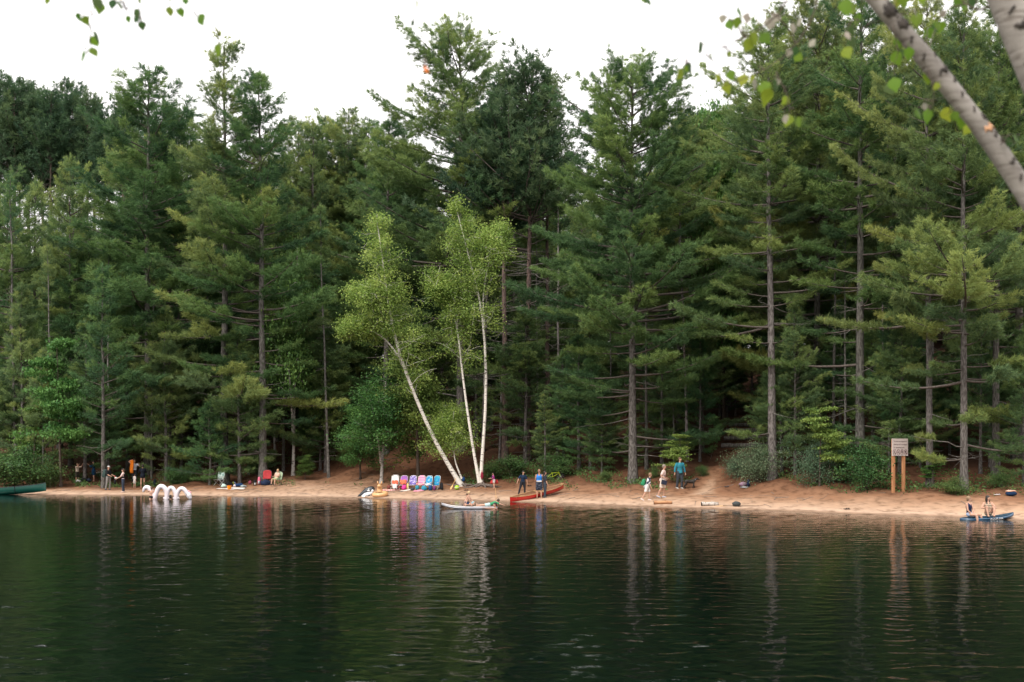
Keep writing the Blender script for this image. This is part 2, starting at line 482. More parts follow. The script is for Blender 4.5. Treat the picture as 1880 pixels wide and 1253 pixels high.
M_GREYSHRUB = leafmat("blue_green_shrub_leaves", (0.050, 0.100, 0.060), (0.085, 0.150, 0.08), (0.16, 0.23, 0.13), trans=0.25)

def unit(a): return a / np.maximum(1e-9, np.linalg.norm(a, axis=-1, keepdims=True))

def expand_tufts(rng, P, D, S, T, k=10, spread=0.75, width=0.13, up=0.25):
    """each tuft -> k thin needle triangles fanning round direction D"""
    n = len(P)
    P = np.repeat(P, k, 0); D = np.repeat(D, k, 0); S = np.repeat(S, k); T = np.repeat(T, k)
    dirs = unit(D + spread * rng.normal(size=(n * k, 3)) + np.array([0, 0, up]))
    side = unit(np.cross(dirs, rng.normal(size=(n * k, 3))))
    ln = S * rng.uniform(0.7, 1.25, n * k)
    base = P + rng.normal(size=(n * k, 3)) * (S * 0.18)[:, None]
    w = (ln * width)[:, None]
    V = np.stack([base + side * w * 0.5, base - side * w * 0.5, base + dirs * ln[:, None]], 1).reshape(-1, 3)
    F = np.arange(n * k * 3).reshape(-1, 3)
    T = np.clip(T + rng.normal(size=n * k) * 0.10, 0, 1)
    return V, F, np.repeat(T, 3)

def expand_leaves(rng, P, S, T, droop=0.35):
    """each leaf -> a folded diamond of two triangles"""
    n = len(P)
    d = unit(rng.normal(size=(n, 3)) * np.array([1, 1, 0.6]) + np.array([0, 0, -droop]))
    s = unit(np.cross(d, rng.normal(size=(n, 3)) * 0.6 + np.array([0, 0, 1.0])))
    nn = np.cross(d, s)
    L = S * rng.uniform(0.75, 1.25, n)
    a = P; b = P + d * L[:, None]
    m = P + d * (L * 0.45)[:, None] + nn * (L * 0.08)[:, None]
    w = (L * 0.38)[:, None]
    V = np.stack([a, m + s * w, b, m - s * w], 1).reshape(-1, 3)
    i = np.arange(n)[:, None] * 4
    F = np.concatenate([i + np.array([[0, 1, 2]]), i + np.array([[0, 2, 3]])], 1).reshape(-1, 3)
    return V, F, np.repeat(np.clip(T, 0, 1), 4)

class Tubes:
    """many thin tubes, vectorised"""
    def __init__(s): s.V = []; s.F = []; s.M = []; s.o = 0
    def add(s, pts, rad, n=5, mi=0):
        pts = np.asarray(pts, float); k = len(pts); rad = np.broadcast_to(np.asarray(rad, float), (k,))
        d = unit(np.gradient(pts, axis=0))
        a = np.array([0, 0, 1.0]) if abs(d[:, 2]).mean() < 0.85 else np.array([1.0, 0, 0])
        x = unit(np.cross(np.broadcast_to(a, d.shape), d)); y = np.cross(d, x)
        th = np.arange(n) * 2 * math.pi / n
        V = pts[:, None] + rad[:, None, None] * (np.cos(th)[None, :, None] * x[:, None] + np.sin(th)[None, :, None] * y[:, None])
        i = np.arange(k * n).reshape(k, n); j = np.roll(i, -1, 1)
        F = np.stack([i[:-1], j[:-1], j[1:], i[1:]], -1).reshape(-1, 4) + s.o
        s.V.append(V.reshape(-1, 3)); s.F.append(F); s.M.append(np.full(len(F), mi)); s.o += k * n
    def mesh(s, name, mat):
        if not s.V: return None
        me = np_mesh(name, np.concatenate(s.V), np.concatenate(s.F), mat, smooth=True)
        mi = np.concatenate(s.M)
        if mi.any():
            me.materials.append(M_DEAD); me.materials.append(M_LIMB); me.polygons.foreach_set('material_index', mi.astype(np.int32))
        return me

def trunk_path(rng, H, lean=(0, 0), wob=0.12, n=18):
    z = np.linspace(-0.25, H, n); t = np.clip(z / H, 0, 1)
    x = lean[0] * t + wob * np.cumsum(rng.normal(size=n)) * 0.35 * t
    y = lean[1] * t + wob * np.cumsum(rng.normal(size=n)) * 0.35 * t
    return np.stack([x, y, z], 1)
def along(path, z): return np.stack([np.interp(z, path[:, 2], path[:, k]) for k in range(3)], -1)

def make_pine(seed, H=26.0, R=4.5, r0=0.34, lo=0.25, hi=0.5, kind='white', lowp=0.3, lean=(0, 0), top=1.0, dens=1.0, k=18, size=0.26, gap=0.80, dead=0.55, mat=None, irregular=0.3, pw=0.64):
    """returns meshes (trunk, dead_branch, crown); lo..hi: height fractions over which live branches become full"""
    rng = np.random.default_rng(seed)
    tp = trunk_path(rng, H, lean)
    tr = Tubes(); t = np.clip(tp[:, 2] / H, 0, 1)
    rad = r0 * (1 - t) ** 0.85 + 0.02 + r0 * 0.45 * np.exp(-np.clip(tp[:, 2], 0, None) / 0.5)
    tr.add(tp, rad, 9)
    P = []; D = []; T = []; SZ = []
    z = H * 0.07
    hand = rng.uniform(0, 2 * math.pi)
    lop = rng.uniform(0, 2 * math.pi)      # a heavier side
    while z < H * 0.985:
        f = z / H
        n = int(rng.integers(3, 7)) if f > 0.3 else int(rng.integers(2, 5))
        off = rng.uniform(0, 6.28)
        pl = lowp + (1 - lowp) * np.clip((f - lo) / max(1e-3, hi - lo), 0, 1)
        if f < lo: pl = lowp * np.clip(f / max(lo, 1e-3), 0.15, 1)
        whorl = rng.uniform(1 - irregular * 1.3, 1 + irregular)
        for q in range(n):
            az = off + q * 6.283 / n + rng.normal() * 0.3
            if kind == 'red': prof = np.clip(1.55 * (1 - f) ** 0.62, 0.1, 1.0)
            elif kind == 'young': prof = (1 - f) ** 0.8
            else: prof = np.clip(1.26 * (1 - f) ** pw + 0.02, 0.06, 1.0) * (0.8 + 0.2 * np.clip(f / 0.45, 0, 1))
            L = R * prof * whorl * rng.uniform(1 - irregular * 1.6, 1 + irregular) * (1 + 0.18 * math.cos(az - lop)) + 0.12
            L = max(L, 0.2)
            base = along(tp, z + rng.normal() * 0.12)
            if rng.random() > pl:
                if rng.random() < dead and f < 0.75:
                    L *= rng.uniform(0.3, 0.85); e = rng.normal() * 0.16 - 0.05
                    u = np.linspace(0, 1, 6)
                    hz = np.stack([np.cos(az + 0.3 * rng.normal() * u), np.sin(az + 0.3 * rng.normal() * u)], 1)
                    pts = base + np.column_stack([hz * (L * u * math.cos(e))[:, None], L * u * math.sin(e) - 0.10 * L * u ** 2 + 0.12 * L * u ** 3])
                    pts[1:] += rng.normal(size=(5, 3)) * 0.035 * L * 0.3
                    tr.add(pts, 0.026 * (1 - u * 0.8) * (0.6 + L / 5), 4, 1)
                    for _ in range(int(rng.integers(1, 5))):
                        uu = rng.uniform(0.25, 0.9); pb = np.array([np.interp(uu, u, pts[:, c]) for c in range(3)])
                        da = az + rng.choice([-1, 1]) * rng.uniform(0.4, 1.0)
                        l2 = L * rng.uniform(0.12, 0.4); v = np.linspace(0, 1, 4)[:, None]
                        tr.add(pb + v * l2 * np.array([math.cos(da), math.sin(da), rng.normal() * 0.25]) - np.array([0, 0, 0.1]) * l2 * v ** 2, 0.011 * (1.1 - v[:, 0]), 3, 1)
                continue
            if kind == 'red': e0 = 0.10 + 0.75 * f ** 2 + rng.normal() * 0.1; curl = 0.30
            elif kind == 'young': e0 = 0.10 + 0.65 * f + rng.normal() * 0.06; curl = 0.10
            else: e0 = -0.06 + 0.80 * f ** 2.2 + rng.normal() * 0.07; curl = 0.20
            u = np.linspace(0, 1, 7)
            azu = az + rng.normal() * 0.25 * u
            zz = L * (u * math.sin(e0) - 0.10 * u * (1 - f) * (1 if kind == 'white' else 0.3) + curl * u ** 2.2)
            pts = base + np.column_stack([np.cos(azu) * L * u * math.cos(e0), np.sin(azu) * L * u * math.cos(e0), zz])
            tr.add(pts, (0.010 + 0.011 * L) * (1 - 0.85 * u), 4, 2)
            tint0 = rng.uniform(0.0, 0.72) ** 1.1
            # flat spray of side shoots
            us = np.arange(0.26 if f > 0.45 else 0.36, 1.0, 0.24 / L / dens)
            us = np.clip(us + rng.normal(size=len(us)) * 0.02, 0.15, 1)
            for m_, uu in enumerate(us):
                pb = np.array([np.interp(uu, u, pts[:, c]) for c in range(3)])
                for sgn in (-1, 1):
                    if rng.random() < 0.12: continue
                    l2 = min(0.36 * L * (1.12 - uu) + 0.28, 1.5) * rng.uniform(0.6, 1.25)
                    da = az + sgn * rng.uniform(0.55, 1.0)
                    dv = np.array([math.cos(da), math.sin(da), rng.normal() * 0.07 + 0.09 + (0.28 if kind == 'red' else 0)])
                    st = 0.165 if kind != 'red' else 0.2
                    v = np.arange(0.30 * l2 if kind != 'red' else 0.5 * l2, l2 + 0.01, st)
                    if not len(v): v = np.array([l2])
                    q_ = pb + v[:, None] * dv + np.column_stack([rng.normal(size=(len(v), 2)) * 0.07, rng.normal(size=len(v)) * 0.045 + 0.05 * (v / l2) ** 2])
                    P.append(q_); D.append(np.broadcast_to(unit(dv), q_.shape)); T.append(tint0 + 0.28 * v / l2 * uu); SZ.append(np.full(len(v), size))
            P.append(pts[-2:]); D.append(unit(np.gradient(pts, axis=0))[-2:]); T.append(np.array([tint0 + .2, tint0 + .3])); SZ.append(np.full(2, size * 1.1))
        z += gap * rng.uniform(0.6, 1.35) * (1.12 - 0.38 * f) * H / 26 if kind != 'young' else gap * rng.uniform(0.7, 1.25) * (1.1 - 0.5 * f)
    # leader
    q = along(tp, np.linspace(H * 0.955, H, 5)); P.append(q); D.append(np.tile([0, 0, 1.0], (5, 1))); T.append(np.full(5, .5)); SZ.append(np.full(5, size))
    P = np.concatenate(P); D = np.concatenate(D); T = np.concatenate(T); SZ = np.concatenate(SZ)
    if kind == 'red': V, F, TT = expand_tufts(rng, P, D, SZ, T, k, 0.85, 0.17, 0.45)
    else: V, F, TT = expand_tufts(rng, P, D, SZ, T, k, 0.66, 0.115, 0.30)
    crown = np_mesh("crown", V, F, mat or {'white': M_WPINE, 'red': M_RPINE, 'young': M_YPINE}[kind], {'tint': TT})
    return tr.mesh("trunk", M_REDBARK if kind == 'red' else M_BARK), None, crown, H

def limb(rng, p0, d, L, n=7, wander=0.18, lift=0.0):
    pts = [np.array(p0, float)]; d = unit(np.array(d, float))
    for i in range(n):
        d = unit(d + rng.normal(size=3) * wander + np.array([0, 0, lift])); pts.append(pts[-1] + d * L / n)
    return np.array(pts)

def make_broad(seed, stems, bark, leaf, nleaf=5000, lsize=0.10, blen=2.2, start=0.4, sprays=24, sigma=0.34, flat=0.6, lift=0.03, up=0.45, tintr=(0.15, 0.85), droop=0.35, n=7, dead=0):
    """stems: list of (points, base radius). returns (trunk, None, crown)"""
    rng = np.random.default_rng(seed)
    tr = Tubes(); C = []; W = []
    for pts, r in stems:
        pts = np.asarray(pts, float); kk = len(pts)
        u = np.linspace(0, 1, kk); uf = np.linspace(0, 1, 14)
        P = np.stack([np.interp(uf, u, pts[:, c]) for c in range(3)], 1)
        P[1:-1] = (P[:-2] + 2 * P[1:-1] + P[2:]) / 4
        tr.add(P, r * (1 - 0.85 * uf) + 0.006 + r * 0.5 * np.exp(-uf * 25), n)
        Ls = np.linalg.norm(np.diff(P, axis=0), axis=1).sum()
        for q in range(sprays):
            uu = start + (1 - start) * (q + rng.random()) / sprays
            b = np.array([np.interp(uu, uf, P[:, c]) for c in range(3)])
            a = rng.uniform(0, 6.283); L = blen * rng.uniform(0.45, 1.35) * (1.15 - 0.70 * (uu - start) / (1 - start))
            br = limb(rng, b, (math.cos(a), math.sin(a), up + rng.normal() * 0.25), L, 6, 0.16, lift)
            tr.add(br, max(0.008, r * 0.24 * (1.1 - uu)) * np.linspace(1, 0.25, 7), 4)
            for w_ in range(7):
                tt = rng.uniform(0.3, 1.0); cc = np.array([np.interp(tt, np.linspace(0, 1, 7), br[:, c]) for c in range(3)])
                off = rng.normal(size=3) * np.array([1, 1, flat]) * min(L * 0.20, .42)
                C.append(cc + off); W.append((rng.uniform(*tintr), 0.5 + rng.random()))
                if w_ < 3: tr.add(np.array([cc, cc + off * 0.5 + np.array([0, 0, .03]), cc + off]), 0.008, 3)
    C = np.array(C); W = np.array(W); p = W[:, 1] / W[:, 1].sum()
    idx = rng.choice(len(C), nleaf, p=p)
    pos = C[idx] + rng.normal(size=(nleaf, 3)) * np.array([1, 1, flat]) * sigma
    V, F, T = expand_leaves(rng, pos, np.full(nleaf, lsize), W[idx, 0] + rng.normal(size=nleaf) * 0.12, droop)
    return tr.mesh("trunk", bark), None, np_mesh("crown", V, F, leaf, {'tint': T}), None

def tree_thing(name, label, cat, loc, meshes, sc=(1, 1, 1), rz=0.0, group=None):
    root = thing(name, label, cat, loc, rz, group); root.scale = sc
    for nm, me in (("trunk", meshes[0]), ("dead_branch", meshes[1]), ("crown", meshes[2])):
        if me is not None: link(nm, me, root)
    return root

# ------------------------------------------------------------------ tree stock
def v2(p): return (p.x, p.y)
def put_pine(px, s, ytop, proto, label, group=None, wide=1.0, rz=None, name="white_pine", cat="pine tree", H=None, base=None):
    b = base or base_at(px, s)
    if H is None: H = (EYE + (HOR - ytop) / FPX * b.y) - b.z
    if name == 'white_pine': H *= .962
    k = H / proto[3]; w = wide * k
    if rz is None: rz = RNG.uniform(0, 6.28)
    return tree_thing(name, label, cat, (b.x, b.y, b.z - 0.03), proto, (w, w, k), rz, group)
RNG = np.random.default_rng(77)

WP = [make_pine(101, 26, 4.9, .25, .20, .46, lowp=.46),
      make_pine(102, 26, 4.7, .24, .22, .48, lowp=.44),
      make_pine(113, 28, 6.2, .28, .24, .44, lowp=.44, irregular=.26, gap=.66, pw=.54),
      make_pine(124, 26, 6.4, .26, .26, .44, lowp=.62, irregular=.20, gap=.62, pw=.43, dens=1.1),
      make_pine(105, 27, 5.6, .24, .28, .54, lowp=.52, irregular=.38, gap=.9),
      make_pine(106, 27, 5.2, .25, .28, .56, lowp=.50, irregular=.40, gap=.9),
      make_pine(107, 24, 4.5, .20, .22, .48, lowp=.46)]
YP = [make_pine(201, 13, 2.9, .11, .03, .18, kind='young', lowp=.65, gap=.55, k=16, size=.24, dead=.5),
      make_pine(202, 11, 2.7, .09, .05, .25, kind='young', lowp=.7, gap=.52, k=16, size=.23, dead=.6),
      make_pine(203, 15, 3.1, .13, .12, .40, kind='young', lowp=.5, gap=.62, k=16, size=.24, dead=.7),
      make_pine(204, 6, 1.9, .06, .03, .2, kind='young', lowp=.75, gap=.42, k=15, size=.20, dead=.3)]
RP = [make_pine(301, 24, 3.7, .17, .56, .64, kind='red', lowp=.04, k=15, size=.26, gap=.55, dead=.75, dens=.85),
      make_pine(302, 24, 3.3, .155, .60, .68, kind='red', lowp=.03, k=15, size=.26, gap=.55, dead=.75, dens=.85),
      make_pine(303, 22, 4.1, .16, .52, .60, kind='red', lowp=.05, k=15, size=.26, gap=.55, dead=.75, dens=.85),
      make_pine(304, 24, 3.0, .19, .72, .77, kind='red', lowp=.03, k=15, size=.28, gap=.55, dead=.6, dens=.8),
      make_pine(305, 24, 3.3, .20, .68, .75, kind='red', lowp=.03, k=15, size=.28, gap=.55, dead=.6, dens=.8)]

LANDMARKS = ((-20, "the left edge of the frame"), (45, "the green canoe"), (145, "the tan-shirted person"), (225, "the person in the black cap"), (306, "the wavy white float"), (400, "the towel-draped chair"),
             (490, "the red camp chair"), (590, "the bare sand left of the orca float"), (690, "the orca float"), (760, "the row of beach chairs"), (845, "the foot of the leaning birch"), (900, "the foot of the twin birch"), (960, "the man in navy"), (1015, "the red canoe"),
             (1095, "the sand right of the red canoe"), (1165, "the thick central trunk"), (1215, "the woman in pale pink"), (1262, "the dark dog"), (1315, "the foot of the trail"), (1380, "the pile of bags"), (1440, "the gap between blue-green bushes"),
             (1505, "the right blue-green bush"), (1585, "the bush beside the sign"), (1650, "the wooden sign"), (1730, "the two straight trunks right of the sign"), (1800, "the paddleboard women"), (1865, "the blue duffel bag"), (1930, "the right edge of the frame"))
def above(px): return min(LANDMARKS, key=lambda q: abs(q[0] - px))[1]
# front row, one by one
put_pine(412, 8.5, 48, WP[0], "tall white pine with long bare pale trunk behind the towel-draped chair, narrow spire top", rz=.4, wide=.95)
put_pine(483, 8, 103, WP[1], "white pine with grey trunk directly behind the red camp chair", rz=2.1, wide=1.0)
put_pine(846, 14.5, 16, WP[2], "tallest broad white pine, its trunk base right behind the twin birches", rz=1.2, wide=1.05)
put_pine(1162, 8.5, 92, WP[3], "large white pine with bare thick trunk between the red canoe and the walking people", rz=.2, wide=1.0)
put_pine(1418, 9, -5, WP[4], "white pine rising out of the big bush beside the trail, left of the sign", rz=3.3)
put_pine(1579, 10, -70, WP[5], "white pine with speckled trunk standing just left of the wooden sign", rz=5.0)
put_pine(1707, 8.5, -60, WP[4], "white pine with leaning grey trunk just right of the wooden sign", rz=3.9, wide=.72)
put_pine(1770, 7.5, -40, WP[6], "straight white pine behind the two women on the paddleboard", rz=.9, wide=.85)
put_pine(1828, 11, -30, WP[1], "slimmer white pine at right edge, near the blue bag on the sand", rz=4.4, wide=.8)
put_pine(272, 13, 95, WP[6], "white pine with dark trunk behind the person raising an orange towel", rz=2.6, wide=1.2)
put_pine(708, 15, 195, WP[1], "white pine with shaded dark trunk behind the row of beach chairs", rz=5.6, wide=1.0)
put_pine(575, 24, 205, WP[0], "pale green white pine set back between the two left spires and the birches", rz=3.9)
put_pine(640, 26, 180, WP[6], "thin pointed white pine peeking over the crown of the leaning birch", rz=1.9)
put_pine(1246, 18, 196, WP[2], "white pine close behind the right shoulder of the large central pine", rz=4.2, wide=.8)
put_pine(1335, 22, 165, WP[5], "white pine rising beyond the top of the log steps", rz=.3)
put_pine(1500, 17, -25, WP[3], "tall white pine with bright plumes above the bush left of the sign", rz=2.3, wide=.85)
put_pine(1645, 20, -60, WP[0], "white pine set back, its trunk seen directly above the sign board", rz=3.0)
put_pine(1870, 14, -70, WP[5], "white pine at the far right edge behind the slimmer one", rz=1.1)
put_pine(330, 17, 185, WP[3], "broad white pine filling the gap left of the tall spire", rz=2.0, wide=.75)
put_pine(130, 15, 262, WP[4], "white pine over the tan-shirted person, lower than the red pines behind", rz=2.9, wide=.75)
put_pine(20, 13, 285, WP[5], "white pine at the far left edge above the green canoe", rz=.7, wide=.85)
put_pine(548, 25, 200, WP[1], "white pine filling the skyline just right of the second spire", rz=.8, wide=1.1)
put_pine(606, 29, 208, WP[3], "broad pale white pine low in the skyline between the spires and the tallest pine", rz=2.2, wide=.7)
put_pine(676, 27, 200, WP[6], "white pine low in the skyline left of the tallest pine", rz=3.1, wide=1.2)
put_pine(742, 22, 205, WP[0], "white pine under the left boughs of the tallest pine", rz=5.2, wide=1.0)
# red pine clump in the middle
for px, s, yt, pr, lb in ((927, 12, 150, 0, "dark red pine with reddish trunk, left of the middle clump behind the birches"),
                          (968, 13, 112, 2, "tallest dark red pine of the middle clump behind the man in navy"),
                          (1006, 16, 168, 1, "dark red pine on the right of the middle clump, behind the red canoe"),
                          (893, 19, 205, 2, "dark red pine at the back left of the middle clump")):
    put_pine(px, s, yt, RP[pr], lb, name="red_pine", wide=1.12)
# young pines in front
for px, s, yt, pr, w, lb in ((190, 5.5, 487, 2, 1.0, "slender young pine with pointed top beside the man in the white cap"),
                             (80, 8, 640, 1, .9, "young pine over the bushes behind the green canoe"),
                             (305, 9, 560, 0, 1.0, "bushy young pine right of the person in the black hoodie"),
                             (385, 7, 740, 3, 1.2, "low young pine beside the towel-draped chair"),
                             (440, 8, 590, 1, 1.15, "young pine between the two tall trunks on the left"),
                             (588, 13, 620, 0, 1.0, "young pine between the seated person and the orca float"),
                             (1035, 12, 640, 0, 1.1, "young pine behind the red canoe"),
                             (1105, 10, 700, 1, 1.2, "low spreading young pine left of the large central trunk"),
                             (1215, 12, 560, 2, 1.1, "young pine right of the large central trunk behind the walkers"),
                             (1285, 13, 600, 0, 1.0, "young pine beside the lower end of the trail"),
                             (1632, 11, 560, 2, .8, "thin pole-like young pine standing behind the sign's left post"),
                             (1690, 13, 640, 1, 1.0, "young pine in the shade right of the sign"),
                             (1800, 11, 560, 2, 1.0, "young pine between the two trunks above the paddleboard women"),
                             (1460, 10, 540, 2, 1.0, "young pine with bright plumes left of the speckled trunk"),
                             (1880, 9, 600, 0, 1.1, "young pine at the right edge above the blue bag"),
                             (40, 10, 520, 2, 1.0, "young pine at the left edge above the canoe")):
    put_pine(px, s, yt, YP[pr], lb, name="young_pine", wide=w)
# rows behind
ENV_X = [-80, 0, 130, 200, 330, 560, 640, 720, 1050, 1075, 1290, 1310, 1345, 1400, 1500, 1960]
ENV_Y = [150, 150, 148, 180, 215, 225, 215, 225, 262, 262, 215, 225, 180, 60, 10, -20]
BK = "tall pine far behind, above "
for px in np.linspace(240, 1960, 26):
    p = px + RNG.uniform(-25, 25)
    put_pine(p, RNG.uniform(20, 30), np.interp(p, ENV_X, ENV_Y) + RNG.uniform(15, 110), WP[int(RNG.integers(7))], BK + above(p), "pines deep in the forest", wide=RNG.uniform(.75, 1.0))
for px in np.linspace(235, 1960, 24):
    p = px + RNG.uniform(-25, 25)
    put_pine(p, RNG.uniform(32, 46), np.interp(p, ENV_X, ENV_Y) + RNG.uniform(25, 120), WP[int(RNG.integers(7))], BK + above(p), "pines deep in the forest", wide=RNG.uniform(.8, 1.1))
RPK = "high-crowned dark red pine, above "
for px in (-60, -25, 2, 20, 38, 58, 80, 98, 118, 138, 158, 178, 200, 222, 250, 285):
    p = px + RNG.uniform(-6, 6)
    put_pine(p, RNG.uniform(26, 44), np.interp(p, ENV_X, ENV_Y) + RNG.uniform(-12, 45), RP[(3, 4, 1)[int(RNG.integers(3))]], RPK + above(p), "red pines at upper left", name="red_pine", wide=RNG.uniform(.9, 1.15))
for px, s in ((1275, 27), (1295, 31), (1255, 33)):
    put_pine(px, s, 190 + RNG.uniform(0, 25), RP[int(RNG.integers(3))], "dark red pine behind the large central pine, above " + above(px), "red pines behind the central pine", name="red_pine", wide=1.1)
for px, s, yt in ((12, 22, 352), (66, 24, 330), (108, 22, 372), (150, 24, 345), (205, 22, 380), (-30, 22, 340)):
    put_pine(px, s, yt, YP[px % 3], "slim young pine before the red pine stand, above " + above(px), "slim pines before the red pine stand", name="young_pine", wide=.85)
UN = "shaded young pine, above "
for k_, px in enumerate(np.linspace(-60, 1940, 120)):
    p = px + RNG.uniform(-22, 22)
    if 625 < p < 800 and k_ % 2: continue
    s_ = (RNG.uniform(9.5, 15), RNG.uniform(15, 22), RNG.uniform(22, 36))[k_ % 3]
    yt = RNG.uniform(430, 680) if s_ > 15 else RNG.uniform(540, 770)
    if 620 < p < 850: s_ = max(s_, 19)
    if 1322 < p < 1404: s_ = max(s_, 21)
    put_pine(p, s_, yt, YP[int(RNG.integers(3))], UN + above(p), "young pines in the understory", name="young_pine", wide=RNG.uniform(1.1, 1.6))
FAR = "farthest dark conifer, above "
for px in np.linspace(-60, 1960, 84):
    p = px + RNG.uniform(-20, 20)
    lo_, hi_ = (430, 520) if p < 235 else (np.interp(p, ENV_X, ENV_Y) + 90, 430)
    put_pine(p, RNG.uniform(46, 60), RNG.uniform(lo_, max(hi_, lo_ + 20)), YP[int(RNG.integers(2))], FAR + above(p), "conifers at the back of the forest", name="young_pine", wide=RNG.uniform(1.2, 1.7))
M_POLE = pmat("pale_pole_bark", (0.185, 0.172, 0.158), (0.08, 0.072, 0.064), rough=0.95, scale=9.0, stretch=(1.5, 1.5, 0.5), bump=1.0, lo=0.40, hi=0.60, objvar=0.3, detail=8.0)
PO = [make_pine(701 + q, 19 + q, 1.7, .07 + .022 * q, .70 + .04 * q, .88, kind='young', lowp=.06, lean=(.5 - .6 * q, .2), k=14, size=.22, gap=.7, dead=.45) for q in range(3)]
for q in PO: q[0].materials[0] = M_POLE
PL_ = "slim pale pine with bare trunk, above "
for px in np.concatenate([np.linspace(20, 620, 8), np.linspace(880, 1900, 22)]):
    p = px + RNG.uniform(-20, 20)
    if 640 < p < 800 or 1325 < p < 1400: continue
    pr = PO[int(RNG.integers(3))]
    put_pine(p, RNG.uniform(9.5, 22), RNG.uniform(240, 560), pr, PL_ + above(p), "slim bare-trunked pines", name="slim_pine", wide=RNG.uniform(.9, 1.15))
for px in np.linspace(-60, 1960, 64):
    p = px + RNG.uniform(-15, 15)
    put_pine(p, RNG.uniform(62, 75), RNG.uniform(440, 540) if p < 235 else RNG.uniform(400, 500), YP[int(RNG.integers(2))], FAR + above(p), "conifers at the back of the forest", name="young_pine", wide=RNG.uniform(1.5, 2.0))

# ------------------------------------------------------------------ birches and broadleaf trees
def px_path(pts, b, dy=None):
    """photo pixels (px, py) of a stem whose base is at b -> local points at b's distance"""
    out = []
    for i, q in enumerate(pts):
        Y = b.y + (q[2] if len(q) > 2 else 0)
        p = at(q[0], q[1], Y); out.append((p.x - b.x, p.y - b.y, p.z - b.z))
    return out
b = ground_at(848, 893)
st = px_path([(850, 897), (828, 862), (795, 805), (765, 735, -.5), (733, 655, -1.1), (718, 590, -1.6), (708, 520, -2.0), (700, 460, -2.3), (692, 405, -2.6)], b)
st2 = px_path([(733, 655, -1.1), (705, 620, -1.4), (668, 600, -1.7), (640, 620, -1.9)], b)
st3 = px_path([(722, 610, -1.5), (690, 560, -1.9), (660, 545, -2.2)], b)
st4 = px_path([(848, 880, .3), (836, 850, .4), (828, 800, .6), (822, 760, .8)], b)
tree_thing("leaning_birch", "white birch leaning far to the left over the row of beach chairs", "birch tree", b,
    make_broad(401, [(st, .155), (st2, .06), (st3, .05), (st4, .06)], M_BIRCH, M_BLEAF, 44000, .115, 1.9, .38, 42, .27, .75, tintr=(.25, .95), n=9))
b = ground_at(880, 893)
sa = px_path([(884, 897), (882, 870), (889, 800), (894, 700), (889, 600), (880, 545), (868, 500), (850, 430), (835, 372)], b)
sb = px_path([(882, 895), (872, 845), (860, 770), (848, 680), (840, 600), (828, 560), (800, 535)], b)
sc_ = px_path([(889, 600, .1), (886, 550, .2), (893, 500, .3), (905, 455, .4), (912, 420, .4)], b)
sd_ = px_path([(840, 600), (838, 560, .2), (822, 540, .4), (805, 528, .4)], b)
tree_thing("twin_birch", "twin-stemmed white birch with a red bag hanging at its foot", "birch tree", b,
    make_broad(402, [(sa, .122), (sb, .105), (sc_, .06), (sd_, .05)], M_BIRCH, M_BLEAF, 40000, .115, 1.9, .50, 34, .27, .75, tintr=(.15, .85), n=9))
def put_broad(px, s, yt, proto, label, name="broadleaf_tree", cat="tree", wide=1.0, H0=8.0, group=None):
    b = base_at(px, s); H = (EYE + (HOR - yt) / FPX * b.y) - b.z
    return tree_thing(name, label, cat, (b.x, b.y, b.z), proto, (wide * H / H0,) * 2 + (H / H0,), RNG.uniform(0, 6.28), group)
def stem(H, lean=0.0, r=.10, fork=None): return ([(0, 0, -.1), (lean * .3, 0, H * .3), (lean * .6, .1, H * .6), (lean, 0, H)], r)
BR = [make_broad(501, [stem(7.4, .4)], M_TWIG, M_DLEAF, 15000, .14, 2.3, .22, 30, .34, .5),
      make_broad(502, [stem(7.6, -.5), ([(0, 0, 1.5), (.9, .3, 3.5), (1.5, .2, 6.2)], .07)], M_GREYBIRCH, M_DLEAF, 14000, .13, 2.0, .25, 22, .36, .6),
      make_broad(503, [stem(7.2, .3)], M_TWIG, M_DLEAF, 8000, .18, 2.4, .30, 16, .30, .22, up=.15, tintr=(.4, 1.0))]
put_broad(112, 6.5, 600, BR[2], "maple with flat layers of bright leaves above the canoe", wide=.7)
put_broad(700, 6.8, 690, BR[1], "small leafy tree behind the row of beach chairs, under the leaning birch", wide=1.25)
put_broad(768, 8.0, 600, BR[0], "leafy tree filling the space between the leaning birch and the twin birch", wide=.9)
put_broad(662, 9.0, 745, BR[0], "low leafy tree over the sand behind the orca float", wide=1.1)
put_broad(538, 10.5, 430, BR[1], "tall grey birch with a crooked trunk behind the seated person", wide=.5)
put_broad(505, 17, 440, BR[1], "pale-stemmed birch deep behind the red camp chair", wide=.4)
put_broad(605, 26, 300, BR[0], "light green broadleaf crown above the left forest gap", wide=.55)
put_broad(1330, 20, 195, BR[0], "light green broadleaf crown above the trail", wide=.4)
put_broad(1505, 6.8, 735, BR[2], "small maple with bright layered leaves left of the sign", wide=.9)
put_broad(1252, 8.5, 790, BR[2], "low broad-leaved sapling behind the person in the teal hoodie", wide=1.2)
put_broad(1712, 8, 835, BR[2], "low broad-leaved sapling right of the sign", wide=1.3)
put_broad(60, 8, 735, BR[2], "lower maple with layered leaves behind the canoe", wide=1.1)
put_broad(560, 9.5, 835, BR[0], "small green sapling right of the seated person", wide=1.2)
